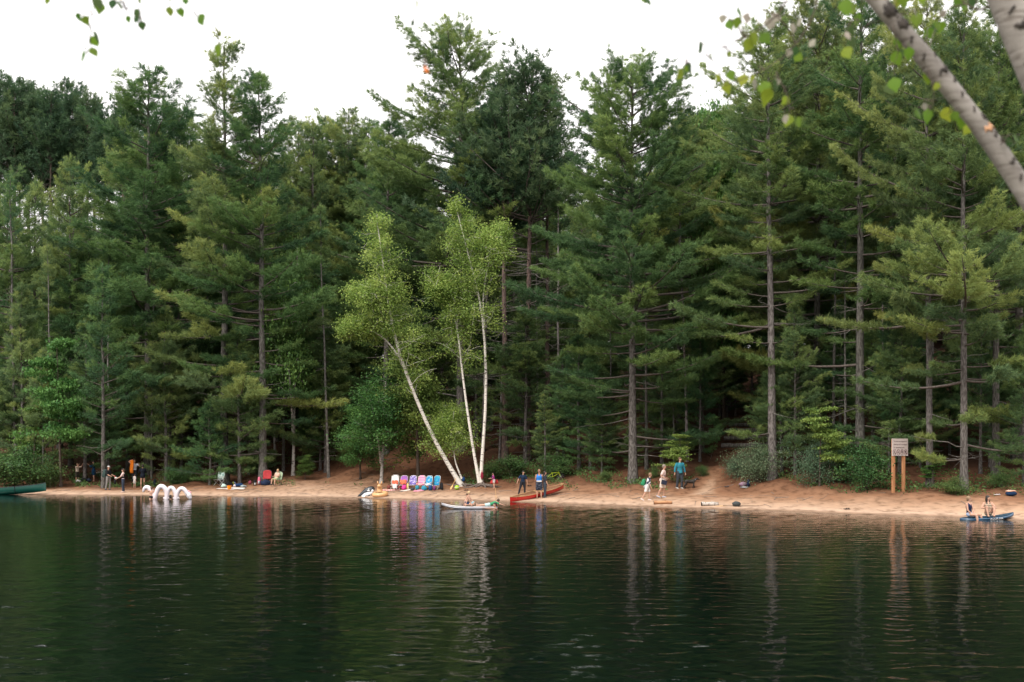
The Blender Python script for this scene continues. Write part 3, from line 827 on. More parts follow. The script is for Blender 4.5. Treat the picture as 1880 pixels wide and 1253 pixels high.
SH = [make_broad(601, [stem(1.5, .2, .03), stem(1.4, -.5, .03), stem(1.2, .7, .03), stem(1.3, .1, .03)], M_TWIG, M_SHRUB, 6000, .08, 1.35, .05, 10, .20, .8, n=5),
      make_broad(602, [stem(1.6, .5, .03), stem(1.3, -.6, .03), stem(1.5, 0, .03)], M_TWIG, M_SHRUB, 5200, .09, 1.4, .05, 10, .20, .7, n=5),
      make_broad(603, [stem(1.5, .4, .03), stem(1.4, -.6, .03), stem(1.2, .9, .03), stem(1.0, -.9, .03)], M_TWIG, M_GREYSHRUB, 9000, .066, 1.4, .05, 11, .20, .8, n=5)]
for px, s, yt, pr, w, lb in ((8, 5, 835, 0, 1.3, "green bush behind the stern of the green canoe"), (52, 5.5, 828, 1, 1.2, "green bush above the middle of the green canoe"),
        (92, 6.0, 852, 0, .9, "green bush above the bow of the green canoe"), 
        (318, 7.5, 862, 0, 1.5, "low bush above the wavy white float"), (345, 9, 858, 1, 1.3, "low bush left of the wide trunk behind the draped chair"),
        (902, 8, 850, 0, 1.3, "bush behind the child by the twin birch"), (938, 8.5, 838, 0, 1.5, "bush behind the man in navy"),
        (1020, 9, 838, 1, 1.5, "bush behind the lying bicycle"), (1112, 7.5, 866, 0, 1.3, "bush just left of the large central trunk"),
        (1200, 9, 858, 1, .9, "bush behind the woman in pale pink"), (1288, 9, 855, 0, .9, "bush behind the dark dog"),
        (1390, 8.2, 812, 2, .80, "big blue-green bush behind the pile of bags"), (1356, 9, 835, 2, .75, "blue-green bush beside the trail"),
        (1500, 7.6, 812, 2, .82, "big blue-green bush right of the pile of bags"), (1590, 6, 828, 1, 1.0, "bright green bush just left of the sign"),
        (1562, 9, 810, 0, .9, "taller bush behind the one left of the sign"), 
        (1755, 6.3, 880, 1, 1.5, "low bright plants at the foot of the straight pine"), (1840, 8, 868, 0, 1.4, "low bush above the shoes on the sand"),
        (470, 12, 835, 0, 1.3, "shaded bush between the two tall left trunks"), (770, 14, 835, 0, 1.4, "shaded bush behind the white birch stems")):
    put_broad(px, s, yt, SH[pr], lb, "shrub", "bush", w, 1.75)

from collections import defaultdict
_cols = defaultdict(list)
for o in list(bpy.data.objects):
    if o.parent is None and 'group' in o and ', above ' in str(o.get('label', '')): _cols[o['label']].append(o)
ORD = ('leftmost', 'second from left', 'third from left', 'fourth from left', 'fifth from left', 'sixth from left', 'seventh from left', 'eighth from left', 'ninth from left', 'tenth from left')
for lb, os_ in _cols.items():
    if len(os_) < 2: continue
    os_.sort(key=lambda o: o.location.x / o.location.y)
    for k_, o in enumerate(os_): o['label'] = lb + ', ' + (ORD[k_] if k_ < len(os_) - 1 else 'rightmost')
# ground cover: one mass of small leaves and grass that nobody could count
rg = np.random.default_rng(9)
n = 70000
X = rg.uniform(-44, 32, n); S = 5.2 + rg.gamma(1.8, 3.6, n)
X = np.where(rg.random(n) < .5, X, rg.uniform(-44, 32, n))
Y = y_shore(X) + S / c_shore(X)
f = np.sin(X * .9 + 1) * np.sin(S * .8 + X * .4) + .7 * np.sin(X * 2.3 + S * 1.1) + .5 * np.sin(X * .37)
bx, bs = base_at(665, 12), 12
open_ = np.hypot((X - bx.x) / 8, (Y - bx.y) / 6) > 1
trx = np.interp(S, [5, 9, 14, 18, 28], [base_at(1290, 5).x, base_at(1308, 9).x, base_at(1335, 14).x, base_at(1362, 18).x, base_at(1380, 28).x])
keep = (f > .25) & open_ & (np.abs(X - trx) > 1.0) & ((S > 6.5) | (f > .9))
X, Y, S = X[keep], Y[keep], S[keep]; n = len(X)
P = np.stack([X, Y, terrain(X, Y) + rg.uniform(0.02, .38, n) * rg.uniform(.3, 1, n)], 1)
V, F, T = expand_leaves(rg, P, rg.uniform(.07, .15, n), rg.uniform(.2, 1, n), -.3)
tag(link("ground_cover", np_mesh("ground_cover", V, F, M_SHRUB, {'tint': T})), "low green plants covering parts of the forest floor", "ground cover", kind='stuff')
# fallen sticks and twigs on the upper beach and forest floor
tb = Tubes()
for _ in range(260):
    x = rg.uniform(-36, 24); s = rg.uniform(3, 18) if rg.random() < .8 else rg.uniform(1.2, 5)
    y = float(y_shore(x) + s / c_shore(x)); a = rg.uniform(0, 3.14); L = rg.uniform(.2, 1.3)
    u = np.linspace(-.5, .5, 4); xx = x + L * u * math.cos(a); yy = y + L * u * math.sin(a) + rg.normal(size=4) * .03
    tb.add(np.stack([xx, yy, terrain(xx, yy) + .012], 1), rg.uniform(.005, .014), 4)
tag(link("fallen_twigs", tb.mesh("fallen_twigs", M_DEAD)), "scattered dead twigs on sand and needle litter", "twigs", kind='stuff')
# ------------------------------------------------------------------ small material set for the beach things
SKIN = pmat("skin_fair", (0.47, 0.275, 0.195), (0.42, 0.235, 0.165), rough=0.6, scale=14)
SKIN2 = pmat("skin_tanned", (0.40, 0.22, 0.145), (0.35, 0.185, 0.12), rough=0.6, scale=14)
M_EYE = pmat("eye_dark", (0.02, 0.016, 0.014), rough=0.3)
M_LIP = pmat("lips", (0.34, 0.13, 0.11), rough=0.5)
H_BROWN = pmat("hair_brown", (0.10, 0.06, 0.035), (0.06, 0.035, 0.02), rough=0.6, scale=30, stretch=(1, 1, .2))
H_DARK = pmat("hair_dark", (0.028, 0.02, 0.016), (0.015, 0.011, 0.01), rough=0.5, scale=30, stretch=(1, 1, .2))
H_LIGHT = pmat("hair_light_brown", (0.26, 0.17, 0.10), (0.17, 0.10, 0.055), rough=0.6, scale=30, stretch=(1, 1, .2))
H_BLOND = pmat("hair_blond", (0.50, 0.36, 0.20), (0.36, 0.24, 0.12), rough=0.6, scale=30, stretch=(1, 1, .2))
H_GREY = pmat("hair_grey_brown", (0.24, 0.20, 0.165), (0.15, 0.115, 0.09), rough=0.6, scale=30, stretch=(1, 1, .2))
BLACK = cloth((0.014, 0.015, 0.018)); NAVY = cloth((0.016, 0.026, 0.060)); WHITE = cloth((0.62, 0.60, 0.585)); GREY = cloth((0.21, 0.20, 0.19))
TAN = cloth((0.56, 0.45, 0.36)); DKBROWN = cloth((0.045, 0.038, 0.03)); BLUE = cloth((0.015, 0.055, 0.16)); ORANGE = cloth((0.80, 0.21, 0.02))
TEAL = cloth((0.03, 0.19, 0.25)); CHAR = cloth((0.045, 0.052, 0.062)); PINK = cloth((0.62, 0.05, 0.26)); RED = cloth((0.40, 0.045, 0.05))
PALEPINK = cloth((0.66, 0.50, 0.46)); SKYBLUE = cloth((0.03, 0.17, 0.50)); CREAM = cloth((0.68, 0.58, 0.49)); MINT = cloth((0.50, 0.66, 0.60))
GREEN = cloth((0.03, 0.22, 0.10)); LIME = cloth((0.35, 0.55, 0.05)); PURPLE = cloth((0.33, 0.13, 0.42)); YELLOWC = cloth((0.62, 0.50, 0.18))
METAL = pmat("white_chair_tube", (0.66, 0.65, 0.63), rough=0.35, spec=0.5)
DMETAL = pmat("dark_chair_tube", (0.05, 0.05, 0.055), rough=0.4, spec=0.5)

# ------------------------------------------------------------------ joining a figure into one continuous surface
TMP = bpy.data.scenes.new("scratch")
def fuse(mb, voxel, smooth=6):
    me = bpy.data.meshes.new("tmp"); me.from_pydata([tuple(v) for v in mb.v], [], mb.f); me.update()
    o = bpy.data.objects.new("tmp", me); TMP.collection.objects.link(o)
    r = o.modifiers.new("r", 'REMESH'); r.mode = 'VOXEL'; r.voxel_size = voxel
    k = o.modifiers.new("s", 'SMOOTH'); k.factor = 0.5; k.iterations = smooth
    vl = TMP.view_layers[0]; vl.update(); dg = vl.depsgraph
    ev = o.evaluated_get(dg).to_mesh()
    out = MB(); out.v = [tuple(v.co) for v in ev.vertices]; out.f = [tuple(p.vertices) for p in ev.polygons]
    o.evaluated_get(dg).to_mesh_clear()
    bpy.data.objects.remove(o); bpy.data.meshes.remove(me)
    return out
def text_mb(body, size, depth=0.003):
    cu = bpy.data.curves.new("tmp", 'FONT'); cu.body = body; cu.size = size; cu.extrude = depth; cu.resolution_u = 2
    o = bpy.data.objects.new("tmp", cu); TMP.collection.objects.link(o)
    vl = TMP.view_layers[0]; vl.update(); ev = o.evaluated_get(vl.depsgraph).to_mesh()
    out = MB(); out.v = [tuple(v.co) for v in ev.vertices]; out.f = [tuple(p.vertices) for p in ev.polygons]
    o.evaluated_get(vl.depsgraph).to_mesh_clear(); bpy.data.objects.remove(o); bpy.data.curves.remove(cu)
    return out
def moved(mb, M):
    out = MB(); out.v = [tuple(M @ Vector(v)) for v in mb.v]; out.f = list(mb.f); return out
def merge(*ms):
    out = MB()
    for m in ms: out.add(m.v, m.f)
    return out

DOWN = (0, 0, -1)
STAND = dict(aL=((.12, 0, -1), (.05, -.15, -1)), aR=((-.12, 0, -1), (-.05, -.15, -1)), lL=((.06, -.03, -1), (.02, .06, -1)), lR=((-.06, -.03, -1), (-.02, .06, -1)))
def person(label, loc, H, rz=0.0, pose=None, skin=None, hair=None, hs='short', top=None, sleeve=1.0, hem=.02, low=None, leg=2.0, shoes=None,
           cap=None, brim=True, head=0.0, vest=None, skirt=None, w=1.0, fingers=True, group=None):
    skin = skin or SKIN; ps = dict(STAND); ps.update(pose or {})
    s = H / 1.75; V = Vector
    root = thing("person", label, "person", loc, math.radians(rz), group)
    dirs = {}
    for kx in ('aL', 'aR', 'lL', 'lR'): dirs[kx] = [V(d).normalized() for d in ps[kx]]
    U = V(ps.get('lean', (0, 0, 1))).normalized(); Xa = V((1, 0, 0)); Xa = (Xa - U * Xa.dot(U)).normalized(); F = Xa.cross(U)
    drop = max(-(dirs[k][0].z * .43 + dirs[k][1].z * .42) for k in ('lL', 'lR'))
    hipz = ps['hip'] / s if 'hip' in ps else drop + .075
    Pc = V((0, 0, hipz))
    def T(h, x=0, f=0): return Pc + U * h + Xa * x + F * f
    ax = (Xa, -F, U)
    sh = {'aL': T(.455, .165 * w), 'aR': T(.455, -.165 * w)}
    el = {k: sh[k] + dirs[k][0] * .29 for k in sh}; wr = {k: el[k] + dirs[k][1] * .25 for k in sh}
    hp = {'lL': Pc + V((.085, 0, -.02)), 'lR': Pc + V((-.085, 0, -.02))}
    kn = {k: hp[k] + dirs[k][0] * .43 for k in hp}; an = {k: kn[k] + dirs[k][1] * .41 for k in hp}
    fdir = {}
    for k in hp:
        fd = V((0, -1, 0)); sd_ = dirs[k][1]
        fd = fd - sd_ * fd.dot(sd_) * .85
        fdir[k] = fd.normalized() if fd.length > .2 else V((0, 0, 1))
    hy = math.radians(head); HU = (U + V((0, 0, 1.0))).normalized() if U.z > .2 else (U + V((0, 0, .8))).normalized()
    hF = F * math.cos(hy) + Xa * math.sin(hy); hF = (hF - HU * hF.dot(HU)).normalized(); hX = HU.cross(hF) * -1
    hX = hF.cross(HU) * -1; hax = (hX, -hF, HU)
    Hc = T(.53) + HU * .155 + hF * .015
    def S(v): return V(v) * s
    def R(*r): return tuple(k * s for k in r)
    def torso(mb, g, sh_on=True):
        mb.ell(S(T(.0)), R(.155 * w * g, .108 * g * w, .12 * g), 14, 9, ax)
        mb.ell(S(T(.14)), R(.135 * w * g, .098 * g * w, .15 * g), 14, 9, ax)
        mb.ell(S(T(.32)), R(.158 * w * g, .108 * g * w, .17 * g), 14, 9, ax)
        if sh_on:
            for k in sh: mb.ell(S(sh[k] - U * .01), R(.062 * g, .062 * g, .06 * g), 10, 7, ax)
        else:
            for sg in (-1, 1): mb.tube([S(T(.34, .085 * sg, .09)), S(T(.485, .085 * sg, .0)), S(T(.34, .085 * sg, -.09))], R(.028, .026, .028), 6, flat=.6)
            return
        mb.tube([S(T(.36)), S(T(.47)), S(T(.52))], R(.12 * g, .085 * g, .05 * g), 10, flat=.8)
    b = MB(); torso(b, 1.0)
    b.tube([S(T(.44)), S(T(.53)), S(Hc - HU * .05)], R(.055, .050, .048), 10)
    b.ell(S(Hc), R(.074, .092, .112), 14, 10, hax)
    b.ell(S(Hc - HU * .06 + hF * .025), R(.055, .062, .058), 10, 8, hax)
    b.tube([S(Hc + hF * .085 + HU * .015), S(Hc + hF * .108 - HU * .022), S(Hc + hF * .088 - HU * .03)], R(.010, .017, .012), 6)
    for sg in (-1, 1): b.ell(S(Hc + hX * (.077 * sg) - HU * .005), R(.014, .022, .032), 8, 6, hax)
    for k in sh:
        b.tube([S(sh[k]), S(sh[k].lerp(el[k], .5)), S(el[k]), S(el[k].lerp(wr[k], .35)), S(wr[k])], R(.050 * w, .046 * w, .038, .040, .026), 10)
        b.ell(S(wr[k] + dirs[k][1] * .045), R(.040, .022, .055), 10, 7, tuple(frame_from(dirs[k][1])))
    for k in hp:
        b.tube([S(hp[k] + V((0, 0, .04))), S(hp[k].lerp(kn[k], .4)), S(kn[k]), S(kn[k].lerp(an[k], .35)), S(an[k])], R(.092 * w, .080 * w, .055, .056 * w, .036), 12)
        b.ell(S(kn[k]), R(.056, .056, .056), 10, 7)
        b.tube([S(an[k] - fdir[k] * .05 + dirs[k][1] * .035), S(an[k] + fdir[k] * .05 + dirs[k][1] * .04), S(an[k] + fdir[k] * .15 + dirs[k][1] * .055)], R(.036, .042, .030), 10, flat=.8)
    body = fuse(b, .021 * s, 4)
    if fingers:
        for k, sg in (('aL', 1), ('aR', -1)):
            x, y, d = frame_from(dirs[k][1])
            for q in range(4):
                p0 = wr[k] + d * .075 + x * (.016 * (q - 1.5)); ln = (.062, .075, .080, .066)[q]
                body.tube([S(p0), S(p0 + d * ln * .55 - y * .006), S(p0 + d * ln * .95 - y * .024)], R(.010, .009, .007), 5)
            p0 = wr[k] + d * .03 - x * .03
            body.tube([S(p0), S(p0 + d * .035 - x * .03), S(p0 + d * .065 - x * .032 - y * .01)], R(.013, .011, .008), 5)
    body.build("body", skin, root)
    for sg in (-1, 1):
        e = MB(); e.ell(S(Hc + hX * (.030 * sg) + hF * .080 + HU * .016), R(.013, .012, .009), 8, 5, hax); e.build("eye", M_EYE, root)
    e = MB(); e.ell(S(Hc + hF * .086 - HU * .062), R(.024, .010, .007), 8, 5, hax); e.build("mouth", M_LIP, root)
    if hair and hs != 'none':
        h = MB()
        a2 = (hax[0], (hax[1] * .85 + HU * .5).normalized(), (HU * .85 - hax[1] * -.5).normalized())
        a2 = (hax[0], (hax[1] - HU * .45).normalized(), (HU + hax[1] * .45).normalized())
        h.ell(S(Hc + HU * .010 - hF * .014), R(.090, .104, .122), 14, 10, a2, zmin=-.22 if hs != 'thin' else .2)
        if hs in ('short', 'bob', 'long', 'bun'): h.ell(S(Hc - hF * .045 - HU * .02), R(.084, .068, .085), 12, 8, hax)
        if hs == 'long':
            h.tube([S(Hc - hF * .06 + HU * .03), S(Hc - hF * .085 - HU * .08), S(T(.40, 0, -.10)), S(T(.28, 0, -.11))], R(.07, .075, .07, .035), 10, flat=.7)
            for sg in (-1, 1): h.tube([S(Hc + hX * .07 * sg + HU * .03), S(Hc + hX * .078 * sg - HU * .08), S(T(.36, .08 * sg, .07))], R(.025, .03, .018), 7)
        if hs == 'bun': h.ell(S(Hc - hF * .10 + HU * .05), R(.045, .045, .045), 10, 7, hax)
        if hs == 'bob':
            h.tube([S(Hc - hF * .045 + HU * .03), S(Hc - hF * .06 - HU * .06), S(Hc - hF * .045 - HU * .12)], R(.08, .082, .06), 10, flat=.9)
        fuse(h, .017 * s, 2).build("hair", hair, root)
    if cap:
        c = MB(); a2 = (hax[0], (hax[1] - HU * .25).normalized(), (HU + hax[1] * .25).normalized())
        c.ell(S(Hc + HU * .03), R(.090, .106, .10), 14, 8, a2, zmin=.08)
        if brim: c.tube([S(Hc + HU * .045 + hF * .07), S(Hc + HU * .042 + hF * .13), S(Hc + HU * .03 + hF * .165)], R(.06, .065, .03), 10, flat=.12)
        c.build("cap", cap, root)
    if top:
        t = MB(); torso(t, 1.13 if sleeve > 0 else 1.09, sleeve > 0)
        if hem > .02: t.tube([S(T(.05)), S(T(-.04)), S(T(-hem - .04))], R(.165 * w, .175 * w, .175 * w), 14, flat=.72)
        if sleeve > 0:
            for k in sh:
                p1 = sh[k].lerp(el[k], min(1, sleeve))
                t.tube([S(sh[k]), S(sh[k].lerp(p1, .5)), S(p1)], R(.068 * w, .064 * w, .060 * w), 10)
                if sleeve > 1: t.tube([S(el[k]), S(el[k].lerp(wr[k], (sleeve - 1) * .5)), S(el[k].lerp(wr[k], sleeve - 1))], R(.058 * w, .052, .044), 10)
                if sleeve > 1: t.ell(S(el[k]), R(.058, .058, .058), 8, 6)
        fuse(t, .024 * s, 4).build("shirt" if hem < .12 else "tunic", top, root)
    if vest:
        t = MB(); t.ell(S(T(.16)), R(.165 * w, .135 * w, .17), 14, 9, ax); t.ell(S(T(.32)), R(.178 * w, .140 * w, .15), 14, 9, ax)
        for sg in (-1, 1): t.tube([S(T(.36, .10 * sg, .10)), S(T(.50, .10 * sg, .0)), S(T(.36, .10 * sg, -.10))], R(.04, .04, .04), 8, flat=.6)
        fuse(t, .024 * s, 3).build("life_vest", vest, root)
    if low:
        t = MB(); t.ell(S(T(.0)), R(.172 * w, .125 * w, .125), 14, 9, ax)
        for k in hp:
            p1 = hp[k].lerp(kn[k], min(1, leg))
            t.tube([S(hp[k] + V((0, 0, .05))), S(hp[k].lerp(p1, .5)), S(p1)], R(.108 * w, .10 * w, (.092 if leg <= 1 else .072) * w), 12)
            if leg > 1:
                t.ell(S(kn[k]), R(.072, .072, .072), 10, 7)
                t.tube([S(kn[k]), S(kn[k].lerp(an[k], .5)), S(kn[k].lerp(an[k], leg - 1))], R(.071 * w, .068 * w, .060 * w), 12)
        fuse(t, .024 * s, 3).build("trousers" if leg > 1.2 else "shorts", low, root)
    if skirt:
        mt, ln, wd = skirt
        t = MB(); n = 20; rows = []
        for q in range(7):
            u = q / 6; r = .155 + (wd - .155) * u ** .8
            rows.append([S(T(.10, 0, 0)) + V((math.cos(a) * r * (1 + .05 * math.sin(a * 7) * u), math.sin(a) * r * .8 * (1 + .05 * math.sin(a * 7) * u), -ln * u)) * s for a in [2 * math.pi * j / n for j in range(n + 1)]])
        t.grid(rows); t.build("skirt", mt, root)
    if shoes:
        for k in hp:
            t = MB(); t.tube([S(an[k] - fdir[k] * .07 + dirs[k][1] * .03), S(an[k] + fdir[k] * .03 + dirs[k][1] * .035), S(an[k] + fdir[k] * .11 + dirs[k][1] * .05), S(an[k] + fdir[k] * .17 + dirs[k][1] * .058)], R(.045, .052, .047, .034), 10, flat=.75)
            t.build("shoe", shoes, root)
    root['_pts'] = [list(S(wr['aL'])), list(S(wr['aR'])), list(S(T(.3))), list(S(Hc))]
    return root
def wpt(root, i):
    p = Vector(root['_pts'][i]); return Matrix.Rotation(root.rotation_euler.z, 4, 'Z') @ p + Vector(root.location)
def pxh(p, h): return h / scale_at(p)

# ------------------------------------------------------------------ builders of beach things
def lump(mb, c, r, rng, seg=12, rings=8, amp=.12, flatz=0.0):
    k = len(mb.v); mb.ell(c, r, seg, rings)
    c = Vector(c)
    ph = [rng.uniform(0, 6.28) for _ in range(6)]
    for i in range(k, len(mb.v)):
        d = Vector(mb.v[i]) - c
        f = 1 + amp * (math.sin(d.x / r[0] * 3 + ph[0]) * math.sin(d.y / r[1] * 3 + ph[1]) + .6 * math.sin(d.z / r[2] * 5 + d.x / r[0] * 4 + ph[2]))
        d = d * f; d.z = max(d.z, -r[2] * (1 - flatz)); mb.v[i] = tuple(c + d)
    return mb
RR = random.Random(5)
def backpack(loc, mat, label, size=.45, rz=0.0, pocket=None, lying=False):
    t = thing("backpack", label, "backpack", loc, rz)
    w, d, h = size * .68, size * .42, size
    m = MB(); m.tube([(0, 0, .0), (0, 0, .06 * h), (0, 0, .5 * h), (0, .02, .85 * h), (0, .03, h)], [w * .42, w * .5, w * .5, w * .42, w * .2], 14, flat=d / w)
    m.build("pack_body", mat, t)
    p = MB(); p.tube([(0, -d * .55, .08 * h), (0, -d * .62, .25 * h), (0, -d * .52, .48 * h)], [w * .28, w * .36, w * .26], 12, flat=.45); p.build("front_pocket", pocket or mat, t)
    for sg in (-1, 1):
        s = MB(); s.tube([(w * .25 * sg, d * .3, .9 * h), (w * .30 * sg, d * .72, .6 * h), (w * .3 * sg, d * .35, .12 * h)], .018, 6); s.build("strap", BLACK, t)
    q = MB(); q.tube([(-.04, .03, h * .97), (0, .03, h * 1.08), (.04, .03, h * .97)], .010, 6); q.build("handle", BLACK, t)
    return t
def bag(loc, mat, label, r=(.22, .15, .13), rz=0.0, name="bag", strap=True):
    t = thing(name, label, "bag", loc, rz)
    m = MB(); lump(m, (0, 0, r[2] * .8), r, RR, flatz=.2); m.build("bag_body", mat, t)
    if strap:
        s = MB(); s.tube([(-r[0] * .5, 0, r[2] * 1.5), (-r[0] * .2, 0, r[2] * 2.2), (r[0] * .2, 0, r[2] * 2.2), (r[0] * .5, 0, r[2] * 1.5)], .012, 6); s.build("strap", BLACK, t)
    return t
def heap(loc, mat, label, r=(.25, .18, .10), rz=0.0, name="towel_heap", cat="towel"):
    m = MB(); lump(m, (0, 0, r[2] * .5), r, RR, 16, 10, .22, .5)
    o = m.build(name, mat); o.location = loc; o.rotation_euler = (0, 0, rz); return tag(o, label, cat)
def mat_sheet(loc, mat, label, w, d, rz=0.0, name="beach_towel", cat="towel"):
    nx, ny = 14, 8; c, s_ = math.cos(rz), math.sin(rz); P = []
    for j in range(ny):
        row = []
        for i in range(nx):
            x = (i / (nx - 1) - .5) * w; y = (j / (ny - 1) - .5) * d
            X, Y = loc[0] + x * c - y * s_, loc[1] + x * s_ + y * c
            row.append((x, y, float(terrain(X, Y)) - loc[2] + .02 + .015 * math.sin(x * 7 + y * 5)))
        P.append(row)
    m = MB(); m.slab(P, (0, 0, .012)); o = m.build(name, mat); o.location = loc; o.rotation_euler = (0, 0, rz); return tag(o, label, cat)
def beach_chair(loc, rz, label, back, seat, frame=METAL, w=.56, sh=.28, bh=.62, rake=.35, group=None, canopy=False):
    """low folding beach chair facing local -Y"""
    t = thing("beach_chair", label, "beach chair", loc, rz, group)
    hw = w / 2
    for sg in (-1, 1):
        f = MB(); f.tube([(hw * sg, -.24, 0), (hw * sg, .26, sh + .05)], .013, 6); f.build("leg", frame, t)
        f = MB(); f.tube([(hw * sg, .30, 0), (hw * sg, -.24, sh)], .013, 6); f.build("leg", frame, t)
        f = MB(); f.tube([(hw * sg, -.22, sh + .17), (hw * sg, .0, sh + .20), (hw * sg, .24, sh + .20)], .020, 6, flat=.7); f.build("armrest", frame, t)
    f = MB(); top = [(hw * sg, .18, sh - .02) for sg in (-1,)]
    a = [(-hw, .16, sh), (-hw, .16 + rake * .5, sh + bh * .5), (-hw * .95, .16 + rake * .9, sh + bh * .92), (-hw * .6, .16 + rake, sh + bh * 1.03), (hw * .6, .16 + rake, sh + bh * 1.03), (hw * .95, .16 + rake * .9, sh + bh * .92), (hw, .16 + rake * .5, sh + bh * .5), (hw, .16, sh)]
    f.tube(a, .014, 7); f.build("back_frame", frame, t)
    f = MB(); f.tube([(-hw, .16, sh), (-hw, -.26, sh), (hw, -.26, sh), (hw, .16, sh)], .013, 6, closed=True); f.build("seat_frame", frame, t)
    P = [[(x * hw * .96, -.25 + .42 * v, sh - .05 * math.sin(math.pi * v) * (1 - x * x) + .005) for x in (-1, -.5, 0, .5, 1)] for v in (0, .25, .5, .75, 1)]
    m = MB(); m.slab(P, (0, 0, .012)); m.build("seat", seat, t)
    P = []
    for q in range(9):
        v = q / 8; ww = hw * (.97 if v < .72 else .97 * math.sqrt(max(.12, 1 - ((v - .72) / .30) ** 2)))
        P.append([(x * ww * 1.0, .155 + rake * (v * 1.0) + .04 * (1 - x * x) * math.sin(math.pi * v), sh + bh * 1.02 * v) for x in (-1, -.6, -.2, .2, .6, 1)])
    m = MB(); m.slab(P, (0, -.014, .004)); m.build("backrest", back, t)
    return t
def canoe(loc, rz, pitch, label, hullm, inner, trim, L=4.6, B=.9, D=.36, roll=0.0, stripe=None):
    t = thing("canoe", label, "canoe", loc); t.rotation_euler = (roll, pitch, rz)
    def sec(u, g=0.0, lift=0.0):
        b_ = max(.012, B / 2 * (1 - abs(u) ** 2.4) ** .75 - g); top = D + .11 * abs(u) ** 4; kz = .08 * abs(u) ** 5 + lift
        P = []
        for q in range(11):
            a = (q / 10 - .5) * 2; aa = abs(a)
            yy = math.copysign(b_ * min(1, (aa * 1.5) ** .75 if aa < .667 else 1.0), a) if a else 0.0
            zz = kz + (top - kz) * max(0, (aa - .25) / .75) ** 1.35
            P.append((u * L / 2, yy, zz))
        return P
    us = [math.sin(x) for x in np.linspace(-math.pi / 2, math.pi / 2, 25)]
    m = MB(); m.grid([sec(u) for u in us]); m.build("hull", hullm, t)
    m = MB(); m.grid([list(reversed(sec(u * .985, .02, .018))) for u in us]); m.build("inner_hull", inner, t)
    for sg in (0, -1):
        g = MB(); g.tube([Vector(sec(u)[sg]) + Vector((0, 0, .005)) for u in us], .018, 6); g.build("gunwale", trim, t)
    for x in (-.24, .12):
        bb = B / 2 * (1 - abs(x * 2) ** 2.4) ** .75
        g = MB(); g.box((x * L, 0, D - .07), (.22, bb * 1.9, .025)); g.build("seat", trim, t)
    g = MB(); g.box((.02 * L, 0, D - .01), (.06, B * .96, .02)); g.build("thwart", trim, t)
    for sg in (-1, 1):
        g = MB(); g.grid([[(sg * L / 2 * .995, 0, D + .115), (sg * L / 2 * .90, -.09, D + .08)], [(sg * L / 2 * .90, .09, D + .08), (sg * L / 2 * .88, 0, D + .08)]]); g.build("deck_plate", trim, t)
    return t
def board(loc, rz, pitch, label, deck, rail, L=3.2, W=.8, th=.13, rocker=.22):
    t = thing("paddleboard", label, "paddleboard", loc); t.rotation_euler = (0, pitch, rz)
    us = [math.sin(x) for x in np.linspace(-math.pi / 2, math.pi / 2, 23)]
    def row(u):
        b_ = max(.02, W / 2 * (1 - abs(u) ** 3) ** .6); z0 = rocker * max(0, u) ** 3
        ring = []
        for j in range(14):
            a = 2 * math.pi * j / 14
            cx, sz = math.cos(a), math.sin(a)
            ring.append((u * L / 2, math.copysign(abs(cx) ** .55, cx) * b_, z0 + th / 2 + math.copysign(abs(sz) ** .7, sz) * th / 2))
        return ring + [ring[0]]
    m = MB(); m.grid([row(u) for u in us]); m.build("board_hull", rail, t)
    m = MB(); P = [[(u * L / 2 * .94, y * max(.02, W / 2 * (1 - abs(u) ** 3) ** .6) * .86, rocker * max(0, u * .94) ** 3 + th + .003) for y in (-1, -.5, 0, .5, 1)] for u in us]
    m.slab(P, (0, 0, .006)); m.build("deck_pad", deck, t)
    return t
def sandals(p, mat, label, rz=.4):
    t = thing("sandals", label, "sandals", p, rz)
    for sg in (-1, 1):
        m = MB(); m.tube([(sg * .07, -.12, .03), (sg * .075, 0, .03), (sg * .07, .13, .035)], [.035, .05, .04], 10, flat=.35); m.build("sole", mat, t)
        m = MB(); m.tube([(sg * .07 - .045, -.03, .03), (sg * .07, -.05, .075), (sg * .07 + .045, -.03, .03)], .012, 6); m.build("strap", mat, t)
    return t
def log_(p, L, r, rz, mat, label, end=None, name="driftwood_log"):
    t = thing(name, label, "log", p, rz)
    m = MB(); pts = [(-L / 2 + L * q / 8, .02 * math.sin(q * 1.7), r * .8 + .01 * math.sin(q * 2.3)) for q in range(9)]
    m.tube(pts, [r * (.92 + .1 * math.sin(q * 1.3 + 1)) for q in range(9)], 12, cap=False); m.build("log_bark", mat, t)
    for sg, q in ((-1, 0), (1, 8)):
        e = MB(); e.disc(pts[q], r * .97, 12, .012, (Vector((0, 1, 0)), Vector((0, 0, 1)), Vector((sg, 0, 0)))); e.build("cut_end", end or mat, t)
    m = MB(); m.tube([(L * .1, 0, r * 1.2), (L * .14, -.05, r * 2.2)], [r * .3, r * .18], 7); m.build("branch_stub", mat, t)
    return t
# ------------------------------------------------------------------ trail steps
for i, (px, s) in enumerate(((1368, 15.0), (1370, 16.2), (1372, 17.4), (1374, 18.6))):
    b = base_at(px, s)
    log_((b.x, b.y, b.z + .02), 3.0 - .12 * i, .15, -.35 + RR.uniform(-.05, .05), M_BARK,
         "%s log step across the steep trail" % ("lowest", "second lowest", "second highest", "topmost")[i], name="log_step")

